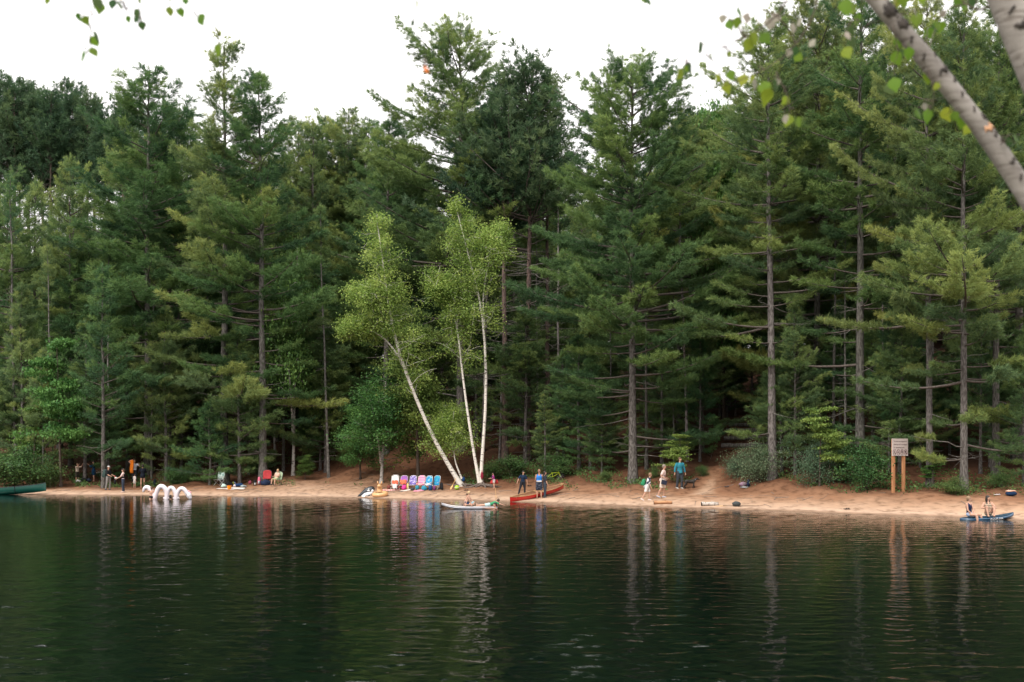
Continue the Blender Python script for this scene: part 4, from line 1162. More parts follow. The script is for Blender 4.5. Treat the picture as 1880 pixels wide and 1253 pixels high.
# ------------------------------------------------------------------ wooden sign
WOOD = pmat("orange_post_wood", (0.44, 0.215, 0.105), (0.33, 0.145, 0.065), rough=0.8, scale=6, stretch=(3, 3, .3), bump=.4)
b = ground_at(1640, 905); sc = scale_at(b); SIGN = b
b2 = ground_at(1665, 902)
d = Vector((b2.x - b.x, b2.y - b.y, 0)); ang = math.atan2(d.y, d.x)
ang = math.radians(28)
t = thing("notice_sign", "beige notice sign with four round symbols on two orange wooden posts", "sign", b, ang)
gap = (1664.5 - 1640) / sc / math.cos(ang) * .93
ht = (904 - 806) / sc
for x in (0, gap):
    wz = float(terrain(b.x + x * math.cos(ang), b.y + x * math.sin(ang))) - b.z
    m = MB(); m.box((x, 0, (wz - .3 + ht) / 2), (.13, .13, ht - wz + .3)); m.build("post", WOOD, t, smooth=False)
pw, ph = 35.5 / sc / math.cos(ang), 31.5 / sc
m = MB(); m.box((gap / 2 + .02, -.085, ht - ph / 2 + .03), (pw, .025, ph)); m.build("panel", pmat("beige_sign_face", (.50, .43, .40), (.46, .39, .36), rough=.5, scale=3), t, smooth=False)
m = MB(); m.box((gap / 2 + .02, -.0995, ht - ph + .045), (pw, .004, .03)); m.build("panel_rim", pmat("sign_rim", (.62, .58, .55)), t, smooth=False)
INK = pmat("dark_sign_ink", (.07, .035, .04), rough=.6); INKR = pmat("maroon_sign_ring", (.12, .05, .06), rough=.6)
RX = Matrix.Rotation(math.pi / 2, 4, 'X')
x0 = gap / 2 + .02 - pw / 2
for i, ln in enumerate(("This area is not designated for", "swimming and is not equipped", "for supervising boats.")):
    tm = text_mb(ln, .098, .002)
    k = pw * (.86, .86, .70)[i] / max(v[0] for v in tm.v)
    moved(tm, Matrix.Translation((x0 + pw * .09, -.0985, ht - .145 - i * .155)) @ RX @ Matrix.Diagonal((k, 1.15, 1, 1))).build("lettering", INK, t, smooth=False)
for i in range(4):
    cx, cz = x0 + pw * (.155 + .232 * i), ht - ph + .21; rx, rz_ = pw * .088, .155
    m = MB(); m.tube([(cx + rx * math.cos(a), -.099, cz + rz_ * math.sin(a)) for a in np.linspace(0, 2 * math.pi, 20)[:-1]], .016, 5, closed=True, flat=.5); rg_ = m.build("symbol_ring", INKR, t)
    m = MB()
    if i == 0: m.tube([(cx - .05, -.099, cz - .07), (cx, -.099, cz + .0), (cx + .05, -.099, cz - .07)], .014, 5); m.ell((cx, -.099, cz + .05), (.02, .006, .03))
    elif i == 1: m.tube([(cx - .06, -.099, cz - .03), (cx - .01, -.099, cz - .02), (cx + .05, -.099, cz - .03)], .014, 5); m.ell((cx + .03, -.099, cz + .05), (.02, .006, .022))
    elif i == 2: m.box((cx, -.099, cz + .005), (.075, .008, .075)); m.tube([(cx - .04, -.099, cz + .09), (cx, -.099, cz + .03), (cx + .04, -.099, cz + .09)], .012, 5)
    else: m.box((cx, -.099, cz), (.05, .008, .12)); m.box((cx - .01, -.1005, cz + .055), (.10, .008, .04)); m.box((cx + .02, -.102, cz - .05), (.11, .008, .035))
    m.build("symbol", INK, t)
    m = MB(); m.tube([(cx - rx * .68, -.1015, cz + rz_ * .68), (cx + rx * .68, -.1015, cz - rz_ * .68)], .010, 5, flat=.5); m.build("slash", INKR, t)

# ------------------------------------------------------------------ roots and things round the birches
for px, py, lab, pts in ((846, 893, "gnarled roots at the foot of the leaning birch", ((-.9, -.1), (-.5, -.5), (.9, -.2), (1.3, .1), (.4, -.6))),
                         (884, 893, "gnarled roots at the foot of the twin birch", ((-1.2, -.15), (-.4, -.5), (.9, -.3), (1.3, -.05), (.3, -.6)))):
    b = ground_at(px, py); t = thing("tree_roots", lab, "roots", b)
    for q, (x, y) in enumerate(pts):
        P = []
        for u in np.linspace(0, 1, 7):
            X, Y = b.x + x * u + .08 * math.sin(u * 6 + q), b.y + y * u; P.append((X - b.x, Y - b.y, float(terrain(X, Y)) - b.z + .20 * (1 - u) ** 2 + .02 + .03 * math.sin(u * 9 + q)))
        m = MB(); m.tube(P, [.085 * (1 - u * .8) + .012 for u in np.linspace(0, 1, 7)], 8); m.build("root", pmat("root_wood", (.16, .13, .11), (.09, .07, .06), rough=.9, scale=8), t)
b = ground_at(880, 893); p = at(885, 873, b.y - .28)
t = thing("hanging_bag", "dark red bag hanging on the twin birch", "bag", (p.x, p.y, p.z - .25))
m = MB(); lump(m, (0, 0, .22), (.11, .08, .24), RR); m.build("bag_body", cloth((.20, .02, .04)), t)
m = MB(); m.tube([(-.05, .02, .42), (-.02, .10, .60), (.05, .02, .42)], .018, 6); m.build("strap", RED, t)
b = ground_at(848, 891); heap((b.x + .12, b.y - .35, b.z + .25), BLUE, "small blue cloth hung at the foot of the leaning birch", (.09, .07, .20), name="cloth", cat="cloth")
PADW = pmat("paddle_wood", (.60, .37, .16), (.50, .28, .11), rough=.5, scale=6)
b = ground_at(827, 899); q = at(836, 881, b.y + .35)
t = thing("paddle", "wooden paddle leaning toward the leaning birch", "paddle", b)
dv = Vector((q.x - b.x, q.y - b.y, q.z - b.z)); m = MB(); m.tube([dv * .45, dv, dv * 1.12], [.018, .018, .03], 7); m.build("shaft", PADW, t)
m = MB(); m.tube([dv * 0, dv * .08, dv * .3, dv * .48], [.05, .085, .08, .02], 10, flat=.25); m.build("blade", PADW, t)
b = ground_at(839, 900); t = thing("beach_ball", "small bright green ball on the sand below the leaning birch", "ball", b)
m = MB(); m.ell((0, 0, .15), (.16, .16, .15), 16, 12); m.build("ball_skin", LIME, t)
m = MB(); m.tube([(.163 * math.cos(a), .163 * math.sin(a), .15) for a in np.linspace(0, 6.283, 24)[:-1]], .012, 5, closed=True); m.build("seam", WHITE, t)
sandals(ground_at(856, 901), BLACK, "black sandals lying on the sand below the twin birch")

# ------------------------------------------------------------------ canoes
GRN = pmat("green_canoe_hull", (.003, .062, .045), (.002, .052, .038), rough=.3, spec=.5, scale=2, coat=.4)
b = water_at(22, 908.5); e = ground_at(88, 907)
t = canoe((b.x - .2, b.y - .1, .0), math.atan2(e.y - b.y, e.x - b.x) * .25, -.075, "dark green canoe pulled bow first onto the sand at the left edge", GRN, cloth((.03, .05, .05)), pmat("dark_trim", (.02, .025, .03), rough=.4), L=5.2, D=.52, B=.85)
m = MB(); m.tube([(2.12, -.12, .52), (2.16, -.13, .40), (2.24, -.11, .33), (2.10, -.14, .33), (2.16, -.13, .40)], .022, 5, flat=.5); m.build("bow_emblem", WHITE, t)
m = MB(); m.tube([(2.30, -.08, .60), (2.32, -.08, .50)], .022, 5, flat=.5); m.tube([(2.28, -.09, .40), (2.29, -.09, .32)], .022, 5, flat=.5); m.build("bow_emblem", WHITE, t)
m = MB(); m.tube([(.62, -.44, .54), (.62, -.40, .25), (.62, -.30, .05)], .035, 6, flat=.5); m.build("strap", BLACK, t)
REDH = pmat("red_canoe_hull", (.50, .016, .014), (.44, .013, .011), rough=.25, spec=.5, scale=2, coat=.5)
a = ground_at(938, 922); e = ground_at(1034, 904); c = (a + e) / 2
t = canoe((c.x, c.y, c.z + .02), math.atan2(e.y - a.y, e.x - a.x), -math.atan2(e.z - a.z, math.hypot(e.x - a.x, e.y - a.y)) - .05, "shiny red canoe lying on the sand at the waterline", REDH, cloth((.36, .20, .12)), pmat("canoe_wood_trim", (.45, .27, .13), rough=.5), L=math.hypot(e.x - a.x, e.y - a.y) + .15, D=.29, B=.85, roll=.06)
KEEL = pmat("cream_keel", (.60, .50, .40), rough=.4)
L_ = math.hypot(e.x - a.x, e.y - a.y)
m = MB(); m.tube([(-L_ * .46, 0, .10), (-L_ * .35, 0, .03), (0, 0, -.005), (L_ * .35, 0, .03), (L_ * .46, 0, .10)], [.05, .12, .17, .12, .05], 10, flat=.35); m.build("keel", KEEL, t)
m = MB(); m.box((-L_ * .43, -.17, .30), (.10, .02, .05)); m.build("bow_emblem", WHITE, t, smooth=False)

# ------------------------------------------------------------------ inflatables
PVCW = pmat("pink_white_pvc", (.66, .55, .57), (.61, .58, .61), rough=.3, spec=.5, scale=1.2)
w0 = water_at(306, 917); YW = w0.y
def sp(px, py, dy=0): p = at(px, py, YW + dy); return (p.x - w0.x, p.y - w0.y, p.z)
t = thing("inflatable_serpent", "long wavy pinkish white inflatable serpent with four arches in the shallows", "pool float", (w0.x, w0.y, 0))
def arch(pts, r):
    P = np.array(pts); u = np.linspace(0, 1, len(P)); uf = np.linspace(0, 1, 17)
    from_ = np.stack([np.interp(uf, u, P[:, c]) for c in range(3)], 1)
    for _ in range(3): from_[1:-1] = (from_[:-2] + 2 * from_[1:-1] + from_[2:]) / 4
    m = MB(); m.tube([tuple(v) for v in from_], np.interp(uf, np.linspace(0, 1, len(r)), r), 14); return m
arch([sp(263, 904), sp(264, 899), sp(268, 894.5), sp(273, 895), sp(279, 904), sp(285, 919)], [.05, .10, .13, .14, .14, .14]).build("tail_arch", PVCW, t)
arch([sp(283, 919), sp(287, 904), sp(292, 893.5), sp(298, 892.5), sp(305, 898), sp(307, 909), sp(305, 920)], [.14, .14, .15, .15, .14, .14]).build("arch", PVCW, t)
arch([sp(307, 914), sp(308, 901), sp(313, 894.5), sp(319, 897), sp(323, 908), sp(323, 920)], [.10, .12, .125, .125, .12]).build("arch", PVCW, t)
arch([sp(323, 920), sp(325, 906), sp(330, 897.5), sp(336, 896.5), sp(341, 902), sp(345, 909)], [.12, .13, .13, .13, .12]).build("neck_arch", PVCW, t)
m = MB(); m.ell(sp(347, 910), (.17, .15, .19), 12, 9); m.ell(sp(349, 914), (.12, .12, .12), 10, 8); fuse(m, .03, 3).build("head", PVCW, t)
for px, py in ((346.5, 902.5), (350, 904.5)):
    m = MB(); m.tube([sp(347.5, 908), sp(px, py)], [.07, .045], 8); m.ell(sp(px, py), (.055, .055, .06)); m.build("horn", pmat("pink_pvc", (.80, .42, .48), rough=.3), t)
for px in (302, 309, 320, 327):
    m = MB(); m.ell(sp(px, 915), (.10, .10, .07)); m.build("float_foot", PVCW, t)

BLKV = pmat("black_pvc", (.016, .02, .026), rough=.25, spec=.6, coat=.3); WHTV = pmat("white_pvc", (.74, .74, .74), rough=.3, spec=.5)
b = ground_at(668, 911)
def lp(px, py, dy=0): p = at(px, py, b.y + dy); return Vector((p.x - b.x, p.y - b.y, p.z - b.z))
t = thing("inflatable_orca", "black and white inflatable orca lying at the waterline", "pool float", b)
arch([lp(658, 911.5), lp(665, 908), lp(672, 904.5), lp(679, 901), lp(684, 899.5), lp(687, 901)], [.06, .15, .25, .28, .24, .12]).build("orca_body", BLKV, t)
arch([lp(664, 912, -.10), lp(671, 909, -.16), lp(678, 907, -.16), lp(684, 904, -.14)], [.05, .15, .16, .10]).build("belly", WHTV, t)
m = MB(); m.tube([lp(675, 900), lp(672, 896.5), lp(668.5, 895.5)], [.12, .09, .03], 8, flat=.35); m.build("dorsal_fin", BLKV, t)
for py, dx in ((914.5, -.15), (912, .15)):
    m = MB(); m.tube([lp(660, 911), lp(656, py, dx), lp(653.5, py + .5, dx)], [.07, .10, .03], 8, flat=.35); m.build("tail_fluke", BLKV, t)
m = MB(); m.ell(lp(683.5, 901.5, -.20), (.10, .06, .09)); m.build("eye_patch", WHTV, t)
m = MB(); m.ell(lp(677, 901.5, -.24), (.11, .05, .05)); m.build("side_patch", WHTV, t)
for q in (0, 1):
    m = MB(); m.tube([lp(679 - q * 8, 907, -.2), lp(676 - q * 8, 912, -.38), lp(673 - q * 8, 914, -.4)], [.07, .09, .03], 8, flat=.4); m.build("flipper", BLKV if q == 0 else WHTV, t)
TANV = pmat("tan_pvc", (.60, .35, .165), (.55, .31, .14), rough=.35, spec=.5)
b = ground_at(697, 913); s = scale_at(b)
t = thing("inflatable_ring", "tan animal swim ring with two upright ears beside the orca", "pool float", b)
rr = 11.0 / s
m = MB(); m.tube([(rr * math.cos(a), rr * .9 * math.sin(a) + .25, .17 + .05 * math.sin(a) + .03 * math.cos(a)) for a in np.linspace(0, 6.283, 29)[:-1]], .145, 12, closed=True); m.build("ring", TANV, t)
m = MB(); m.tube([(-.05, .55, .22), (-.08, .60, .50), (-.06, .52, .72)], [.17, .17, .16], 12); m.ell((-.07, .42, .68), (.13, .17, .13), 12, 9); fuse(m, .03, 3).build("head", TANV, t)
for sg in (-1, 1):
    m = MB(); m.tube([(-.06 + .09 * sg, .55, .80), (-.06 + .15 * sg, .55, 1.0)], [.06, .025], 8); m.build("ear", TANV, t)
m = MB(); m.tube([(-.25, -.08, .30), (0, -.12, .31), (.2, -.06, .30)], .02, 6); m.build("grab_cord", DKBROWN, t)

# ------------------------------------------------------------------ row of beach chairs with towels and bags
def chair_mat(n, c1, c2, **k): return cloth(c1, n, c2=c2, **k)
FLORAL = chair_mat("violet_floral", (.62, .58, .72), (.16, .12, .36), pattern='voronoi', scale=9, lo=.2, hi=.5)
STRIPE = chair_mat("pink_stripes", (.70, .12, .30), (.70, .36, .40), pattern='wave', scale=2.2, lo=.4, hi=.6)
TEALP = chair_mat("teal_print", (.02, .22, .42), (.22, .42, .52), scale=5, lo=.5, hi=.62)
BLUEP = chair_mat("blue_print", (.02, .18, .38), (.04, .30, .40), scale=5, lo=.45, hi=.6)
WH_ = chair_mat("white_print", (.62, .59, .58), (.57, .52, .51))
GRP = None
spec = ((725, 898, WH_, WH_, .0, "white-backed beach chair at the left end of the row", .62, .95), (741, 898, PURPLE, RED, -.05, "purple-backed beach chair with red towel, second in the row", .60, .9),
        (757, 898, FLORAL, FLORAL, -.12, "violet flowered beach chair, third in the row", .58, .9), (772, 898, STRIPE, PINK, -.2, "pink striped beach chair in the row of beach chairs", .60, .88),
        (785, 899, TEALP, BLUEP, -.3, "teal and white printed beach chair, second from the right in the row", .56, .9), (799, 899, BLUEP, TEALP, -.35, "plain blue beach chair at the right end of the row", .54, .92))
CH = []
for px, py, bk, st_, rz, lb, w, bh in spec:
    b = ground_at(px, py); CH.append(b)
    beach_chair((b.x, b.y, b.z), rz, lb, bk, st_, METAL, w=w * .80, sh=.26, bh=.60 * bh / .9, rake=.26)
def drape(b, rz, mat, label, w, z0, z1, y0, name="towel"):
    P = [[(x * w / 2 + .02 * math.sin(v * 9), y0 + .28 * (z0 + (z1 - z0) * v - .26) - .05, z0 + (z1 - z0) * v + .03 * math.sin(x * 5)) for x in (-1, -.6, -.2, .2, .6, 1)] for v in (0, .25, .5, .75, 1)]
    m = MB(); m.slab(P, (0, -.02, .004)); o = m.build(name, mat); o.location = b; o.rotation_euler = (0, 0, rz); return tag(o, label, "towel")
drape(CH[0], 0, cloth((.66, .13, .07)), "red towel hanging over the left half of the white beach chair", .40, .30, .56, .12)
drape(CH[0] + Vector((.03, -.22, 0)), 0, WHITE, "white towel hanging over the front of the white beach chair", .30, .02, .32, .0)
drape(CH[1] + Vector((-.04, 0, 0)), -.05, cloth((.72, .17, .09)), "orange-red towel over the lower back of the purple beach chair", .44, .30, .60, .12)
drape(CH[4] + Vector((-.02, -.02, 0)), -.3, WHITE, "white towel across the seat of the teal printed chair", .50, .28, .38, .10)
drape(CH[3] + Vector((-.08, -.04, 0)), -.2, cloth((.74, .30, .28)), "salmon towel across the seat of the pink striped chair", .42, .22, .36, .08)
for px, py, mt, lb, r in ((714, 898, cloth((.17, .05, .04)), "brown-red bag left of the white beach chair", (.16, .12, .14)), (733, 899, cloth((.20, .06, .05)), "brown-red bag under the right arm of the white beach chair", (.18, .12, .15)),
                          (742, 900, PINK, "bright pink bag in front of the purple beach chair", (.17, .13, .20)), (749, 899, YELLOWC, "pale yellow bottle bag between the purple and flowered chairs", (.08, .08, .24)),
                          (757, 901, CHAR, "dark grey bag in front of the flowered chair", (.16, .11, .11)), (766, 900, TEAL, "teal bag between the flowered and striped chairs", (.14, .11, .17)),
                          (779, 901, cloth((.03, .24, .36)), "blue-green bag in front of the teal printed chair", (.20, .13, .17)), (790, 901, BLUE, "deep blue bag between the two right-hand chairs", (.13, .11, .20)),
                          (797, 901, cloth((.16, .04, .14)), "plum bag in front of the plain blue chair", (.10, .09, .18))):
    bag(ground_at(px, py), mt, lb, r, RR.uniform(-.5, .5))
backpack(ground_at(811, 899.5), BLACK, "black backpack right of the row of beach chairs", .46, .3)
mat_sheet(ground_at(717, 901), cloth((.62, .12, .12), "red_white_mat", c2=(.72, .60, .56), pattern='wavex', scale=3), "red and white mat spread before the white beach chair", 1.25, .5, .05)
mat_sheet(ground_at(748, 901), cloth((.66, .58, .52), "cream_mat"), "cream mat spread before the purple and flowered chairs", .9, .4, .0)
mat_sheet(ground_at(769, 902), cloth((.62, .26, .34), "rose_mat"), "rose mat spread before the striped chair", .7, .35, .0)

# ------------------------------------------------------------------ left group of camp chairs and their clutter
def camp_chair(loc, rz, label, fab, frame=DMETAL, w=.62, sh=.42, bh=.58):
    return beach_chair(loc, rz, label, fab, fab, frame, w=w, sh=sh, bh=bh, rake=.16)
b = ground_at(402, 892); camp_chair(b, -.6, "folding camp chair draped with a pale mint towel", cloth((.42, .45, .44)), METAL)
t_ = MB(); P = [[(x * .36, .25 + .1 * abs(v - .5) - .45 * max(0, .35 - v), .98 - 1.35 * abs(v - .45) ** 1.3 + .05 * math.sin(x * 7 + v * 5)) for x in (-1, -.6, -.2, .2, .6, 1)] for v in (0, .15, .3, .45, .6, .75, .9)]
t_.slab(P, (0, 0, .02)); o = t_.build("towel", cloth((.58, .70, .65), "mint_towel", c2=(.18, .34, .32), scale=4, lo=.5, hi=.62)); o.location = b; o.rotation_euler = (0, 0, -.6); tag(o, "pale mint towel draped over the camp chair", "towel")
b = ground_at(410, 885); t = thing("frisbee", "yellow-green flat disc lying behind the towel-draped chair", "frisbee", (b.x, b.y, b.z + .12), 0)
m = MB(); m.disc((0, 0, 0), .24, 20, .02); m.build("plate", LIME, t); m = MB(); m.tube([(.24 * math.cos(a), .24 * math.sin(a), .01) for a in np.linspace(0, 6.283, 21)[:-1]], .02, 6, closed=True); m.build("rim", LIME, t)
mat_sheet(ground_at(424, 897.5), cloth((.66, .63, .60), "white_blanket"), "white blanket spread on the sand left of the red camp chair", 1.9, .7, .0, "blanket", "blanket")
for px, py, mt, lb, r in ((411, 895.5, MINT, "pale mint cloth heap on the white blanket", (.24, .16, .15)), (420, 893, BLACK, "black jacket heap on the white blanket", (.30, .2, .2)),
                          (428, 893, cloth((.16, .18, .04)), "olive cloth heap behind the orange bucket", (.14, .12, .18)), (438, 894.5, cloth((.01, .035, .10)), "navy towel heap on the white blanket", (.34, .2, .16)),
                          (447, 895, cloth((.30, .36, .38)), "grey-blue cloth heap at the right end of the blanket", (.2, .13, .09)), (432, 895, cloth((.5, .45, .48)), "pale cloth heap beside the orange bucket", (.15, .12, .12))):
    heap(ground_at(px, py) + Vector((0, 0, .03)), mt, lb, r)
b = ground_at(421, 899); t = thing("bucket", "orange toy bucket standing before the white blanket", "bucket", b)
m = MB(); m.tube([(0, 0, 0), (0, 0, .02), (0, 0, .26)], [.12, .125, .165], 16, cap=False); m.disc((0, 0, .0), .12, 16, .02); m.build("pail", cloth((.82, .28, .02), rough=.4), t)
m = MB(); m.tube([(.165 * math.cos(a), .165 * math.sin(a), .26) for a in np.linspace(0, 6.283, 21)[:-1]], .014, 6, closed=True); m.build("rim", ORANGE, t)
m = MB(); m.tube([(-.165, 0, .25), (-.12, -.13, .24), (.12, -.13, .24), (.165, 0, .25)], .008, 5); m.build("handle", WHITE, t)
t = thing("water_bottle", "pale blue water bottle standing on the white blanket", "bottle", ground_at(431, 892.5))
m = MB(); m.tube([(0, 0, 0), (0, 0, .22), (0, 0, .27)], [.045, .045, .025], 10); m.build("flask", cloth((.35, .42, .60)), t); m = MB(); m.tube([(0, 0, .27), (0, 0, .31)], .028, 10); m.build("lid", BLUE, t)
b = ground_at(490, 890); camp_chair(b, .1, "red high-backed camp chair before the grey pine trunk", RED, DMETAL, .62, .40, .62)
for px, py, mt, lb, sz in ((468, 892, BLACK, "black backpack with white stripe left of the red camp chair", .40), (476, 890, cloth((.62, .14, .22)), "pink backpack left of the red camp chair", .55)):
    backpack(ground_at(px, py), mt, lb, sz, RR.uniform(-.3, .3), pocket=WHITE if mt is BLACK else cloth((.36, .50, .52)))
heap(ground_at(487, 891), NAVY, "navy clothes heap at the foot of the red camp chair", (.34, .2, .24), name="clothes_heap", cat="clothes")
heap(ground_at(493, 890), cloth((.02, .04, .12)), "dark blue towel lying over the seat of the red camp chair", (.24, .18, .2), name="towel_heap", cat="towel")
bag(ground_at(459, 890), cloth((.20, .04, .06)), "dark red bag at the left end of the red chair's clutter", (.12, .1, .16))
b = ground_at(508, 892); GC = b
camp_chair(b, -.35, "green camp chair with a person sitting in it", cloth((.36, .46, .30)), DMETAL, .66, .42, .56)

# ------------------------------------------------------------------ bags and shoes elsewhere
backpack(ground_at(284, 893), cloth((.012, .018, .03)), "black-blue backpack on the sand behind the wavy white float", .50, .2)
b = ground_at(144, 887); bag(b, WHITE, "white sack on the ground beside the tan-shirted person", (.20, .14, .14), strap=False)
bag(ground_at(153, 886), BLACK, "black bag on the ground between the two people by the bushes", (.24, .16, .20)); bag(ground_at(163, 885.5), cloth((.02, .03, .05)), "dark blue bag at the feet of the person in blue", (.24, .16, .16))
bag(ground_at(1364, 894), cloth((.26, .17, .22)), "mauve bag in the pile below the big blue-green bush", (.24, .18, .15)); backpack(ground_at(1374, 894), cloth((.012, .022, .06)), "navy backpack in the pile below the big blue-green bush", .40, -.4)
heap(ground_at(1367, 896), cloth((.42, .41, .42)), "white towel under the pile of bags below the big bush", (.24, .16, .04)); sandals(ground_at(1334, 895), CHAR, "dark grey sandals left of the pile of bags")
sandals(ground_at(1555, 936), BLACK, "black sandals on the sand near the water below the sign"); 
b = ground_at(1831, 910); sandals(b, cloth((.52, .50, .50)), "grey and white shoes left of the blue bag at right")
b = ground_at(1856, 911); bag(b, cloth((.010, .03, .075)), "dark blue duffel bag with tan cloth on top at right", (.27, .17, .14))
heap((b.x, b.y, b.z + .20), cloth((.60, .36, .27)), "tan cloth lying on top of the dark blue duffel bag", (.22, .14, .06), name="cloth", cat="cloth")
sandals(ground_at(972, 893), BLACK, "black sandals on the sand behind the man in navy")

DRIFT = pmat("orange_driftwood", (.42, .22, .11), (.25, .12, .06), rough=.8, scale=5, stretch=(.4, 2, 2)); ENDW = pmat("dark_log_end", (.05, .038, .032), rough=.9)
log_(ground_at(1217, 926), .95, .10, -.12, DRIFT, "orange-brown driftwood log near the water below the woman in pale pink", ENDW)
log_(ground_at(1303, 929), .85, .11, -.05, pmat("pale_birch_log", (.10, .085, .075), (.40, .36, .32), rough=.8, scale=5, stretch=(4, .8, .8), lo=.36, hi=.44), "pale birch log with dark cut end near the water", ENDW)
b = ground_at(1325, 931); o = MB()
o.tube([(-.3, 0, .02), (0, .05, .04), (.32, .0, .03)], [.012, .02, .012], 6); x_ = o.build("stick", PADW); x_.location = b; tag(x_, "pale peeled stick right of the birch log", "stick")
b = ground_at(1352, 930); bag(b, cloth((.05, .055, .055)), "dark grey dry bag at the waterline right of the birch log", (.22, .14, .14), -.2, strap=False)
o = MB(); o.tube([(-.9, .05, .03), (0, 0, .03), (.9, -.05, .03)], [.012, .016, .012], 6); x_ = o.build("stick", DKBROWN); x_.location = b + Vector((.2, -.12, 0)); tag(x_, "long dark stick under the grey dry bag", "stick")
b = ground_at(910, 919); o = MB(); o.tube([(0, 0, -.05), (.01, 0, .35), (-.02, 0, .75)], [.014, .012, .008], 6); o.tube([(.01, 0, .3), (.08, 0, .1), (.16, .0, -.02)], .009, 5)
x_ = o.build("stick", PADW); x_.location = b; tag(x_, "thin upright forked stick in the sand at the waterline", "stick")

# ------------------------------------------------------------------ bicycle lying on the grass
b = ground_at(1017, 884); LIMEM = pmat("lime_bike_paint", (.42, .52, .02), rough=.3, coat=.4)
t = thing("bicycle", "lime green bicycle lying on its side behind the couple at the red canoe", "bicycle", (b.x, b.y, b.z + .10)); t.rotation_euler = (math.radians(-42), 0, -.15); t.scale = (.8, .8, .8)
for x in (-.5, .5):
    m = MB(); m.tube([(x + .31 * math.cos(a), 0, .33 + .31 * math.sin(a)) for a in np.linspace(0, 6.283, 25)[:-1]], .024, 7, closed=True); wl_ = m.build("wheel", BLACK, t)
    m = MB()
    for k in range(8): m.tube([(x, 0, .33), (x + .3 * math.cos(k * .785), 0, .33 + .3 * math.sin(k * .785))], .004, 4)
    m.build("spokes", METAL, wl_)
m = MB()
for p_, q_ in (((-.5, 0, .33), (-.12, 0, .30)), ((-.12, 0, .30), (-.25, 0, .82)), ((-.25, 0, .72), (.33, 0, .76)), ((-.12, 0, .30), (.35, 0, .68)), ((-.5, 0, .33), (-.23, 0, .72)), ((.32, 0, .86), (.5, 0, .33))): m.tube([p_, q_], .022, 7)
m.build("frame", LIMEM, t)
m = MB(); m.tube([(.34, -.28, .95), (.30, -.12, .98), (.32, 0, .92), (.30, .12, .98), (.34, .28, .95)], .014, 6); m.build("handlebar", BLACK, t)
m = MB(); m.tube([(-.38, 0, .86), (-.25, 0, .87), (-.12, 0, .85)], [.07, .05, .02], 8, flat=.5); m.build("saddle", BLACK, t)
# ------------------------------------------------------------------ people
def stand(px, py, hpx, label, **k):
    b = ground_at(px, py); H = k.pop('H', None) or pxh(b, hpx)
    return person(label, (b.x, b.y, b.z), H, k.pop('rz', 0), **k)
stand(142, 887, 37, "person in tan shirt and dark shorts reaching into pine branches at left", rz=60, pose=dict(aL=((.1, -.8, .1), (0, -.5, .8)), aR=((-.1, -.9, 0), (0, -.6, .8))), top=TAN, sleeve=1.0, low=DKBROWN, leg=.95, shoes=CHAR, hair=H_LIGHT, hs='short')
stand(172, 884, 38, "person in long dark blue tunic facing the tan-shirted person", rz=-65, pose=dict(aL=((.2, -.8, -.3), (0, -.7, .6)), aR=((-.2, -.6, -.6), (0, -.6, .7))), top=cloth((.012, .05, .11)), sleeve=1.6, hem=.32, low=cloth((.012, .05, .11)), leg=.9, hair=H_DARK)
r = stand(199, 900, 45, "man in white cap, black tee and grey trousers wearing a green-grey backpack", rz=70, pose=dict(aL=((.1, -.35, -1), (-.1, -.9, -.3)), aR=((-.1, -.3, -1), (.1, -.9, -.35)), lL=((.05, -.12, -1), (0, .1, -1)), lR=((-.06, .12, -1), (0, .2, -1))), top=BLACK, low=GREY, shoes=CHAR, cap=WHITE, hair=H_DARK, head=-20)
p = wpt(r, 2); o = backpack((p.x - .27, p.y + .08, p.z - .32), cloth((.035, .06, .055)), "green-grey backpack worn by the man in the white cap", .58, math.radians(-110))
b = ground_at(206, 898); p = wpt(r, 0); t = thing("camera_bag", "dark bag with red strap held by the man in the white cap", "bag", (p.x + .1, p.y - .05, p.z - .62), 0)
m = MB(); m.tube([(0, 0, 0), (.02, 0, .30), (.03, 0, .36)], [.06, .09, .05], 10); m.build("bag_body", BLACK, t); m = MB(); m.tube([(.02, 0, .32), (.02, 0, .52), (-.04, 0, .62)], .035, 7); m.build("strap", cloth((.40, .10, .08)), t)
r = stand(226, 904, 44, "person in black cap and dark vest over pale pink tee at left", rz=-75, pose=dict(aL=((.1, -.5, -.8), (0, -.9, -.5)), aR=((-.1, -.5, -.8), (0, -.95, -.4)), lL=((.05, -.05, -1), (0, .05, -1)), lR=((-.05, .05, -1), (0, .08, -1))), top=PALEPINK, low=cloth((.035, .045, .07)), shoes=PALEPINK, cap=BLACK, hair=H_BROWN, hs='bob', vest=BLACK)
p = wpt(r, 1); t = thing("white_bowl", "small white bowl held out by the person in the black cap", "bowl", (p.x - .10, p.y - .05, p.z - .06)); m = MB(); m.ell((0, 0, .05), (.11, .11, .07), 12, 8); m.build("bowl", WHITE, t); m = MB(); m.tube([(.10 * math.cos(a), .10 * math.sin(a), .07) for a in np.linspace(0, 6.283, 15)[:-1]], .012, 5, closed=True); m.build("rim", CREAM, t)
r = stand(247, 889, 46, "person in pale grey top raising an orange towel over the head", rz=20, pose=dict(aL=((.7, -.2, -.6), (-.2, -.4, .5)), aR=((-.8, -.1, .65), (.9, -.2, .5))), top=cloth((.50, .50, .56)), sleeve=.6, low=cloth((.02, .025, .03)), leg=1.8, hair=H_BROWN, shoes=BLACK)
p = wpt(r, 2); P = [[(p.x - .14 + .13 * x + .02 * math.sin(v * 6), p.y - .20 + .03 * math.sin(x * 4 + v * 4), p.z + .48 - 1.0 * v) for x in (-1, -.5, 0, .5, 1)] for v in np.linspace(0, 1, 8)]
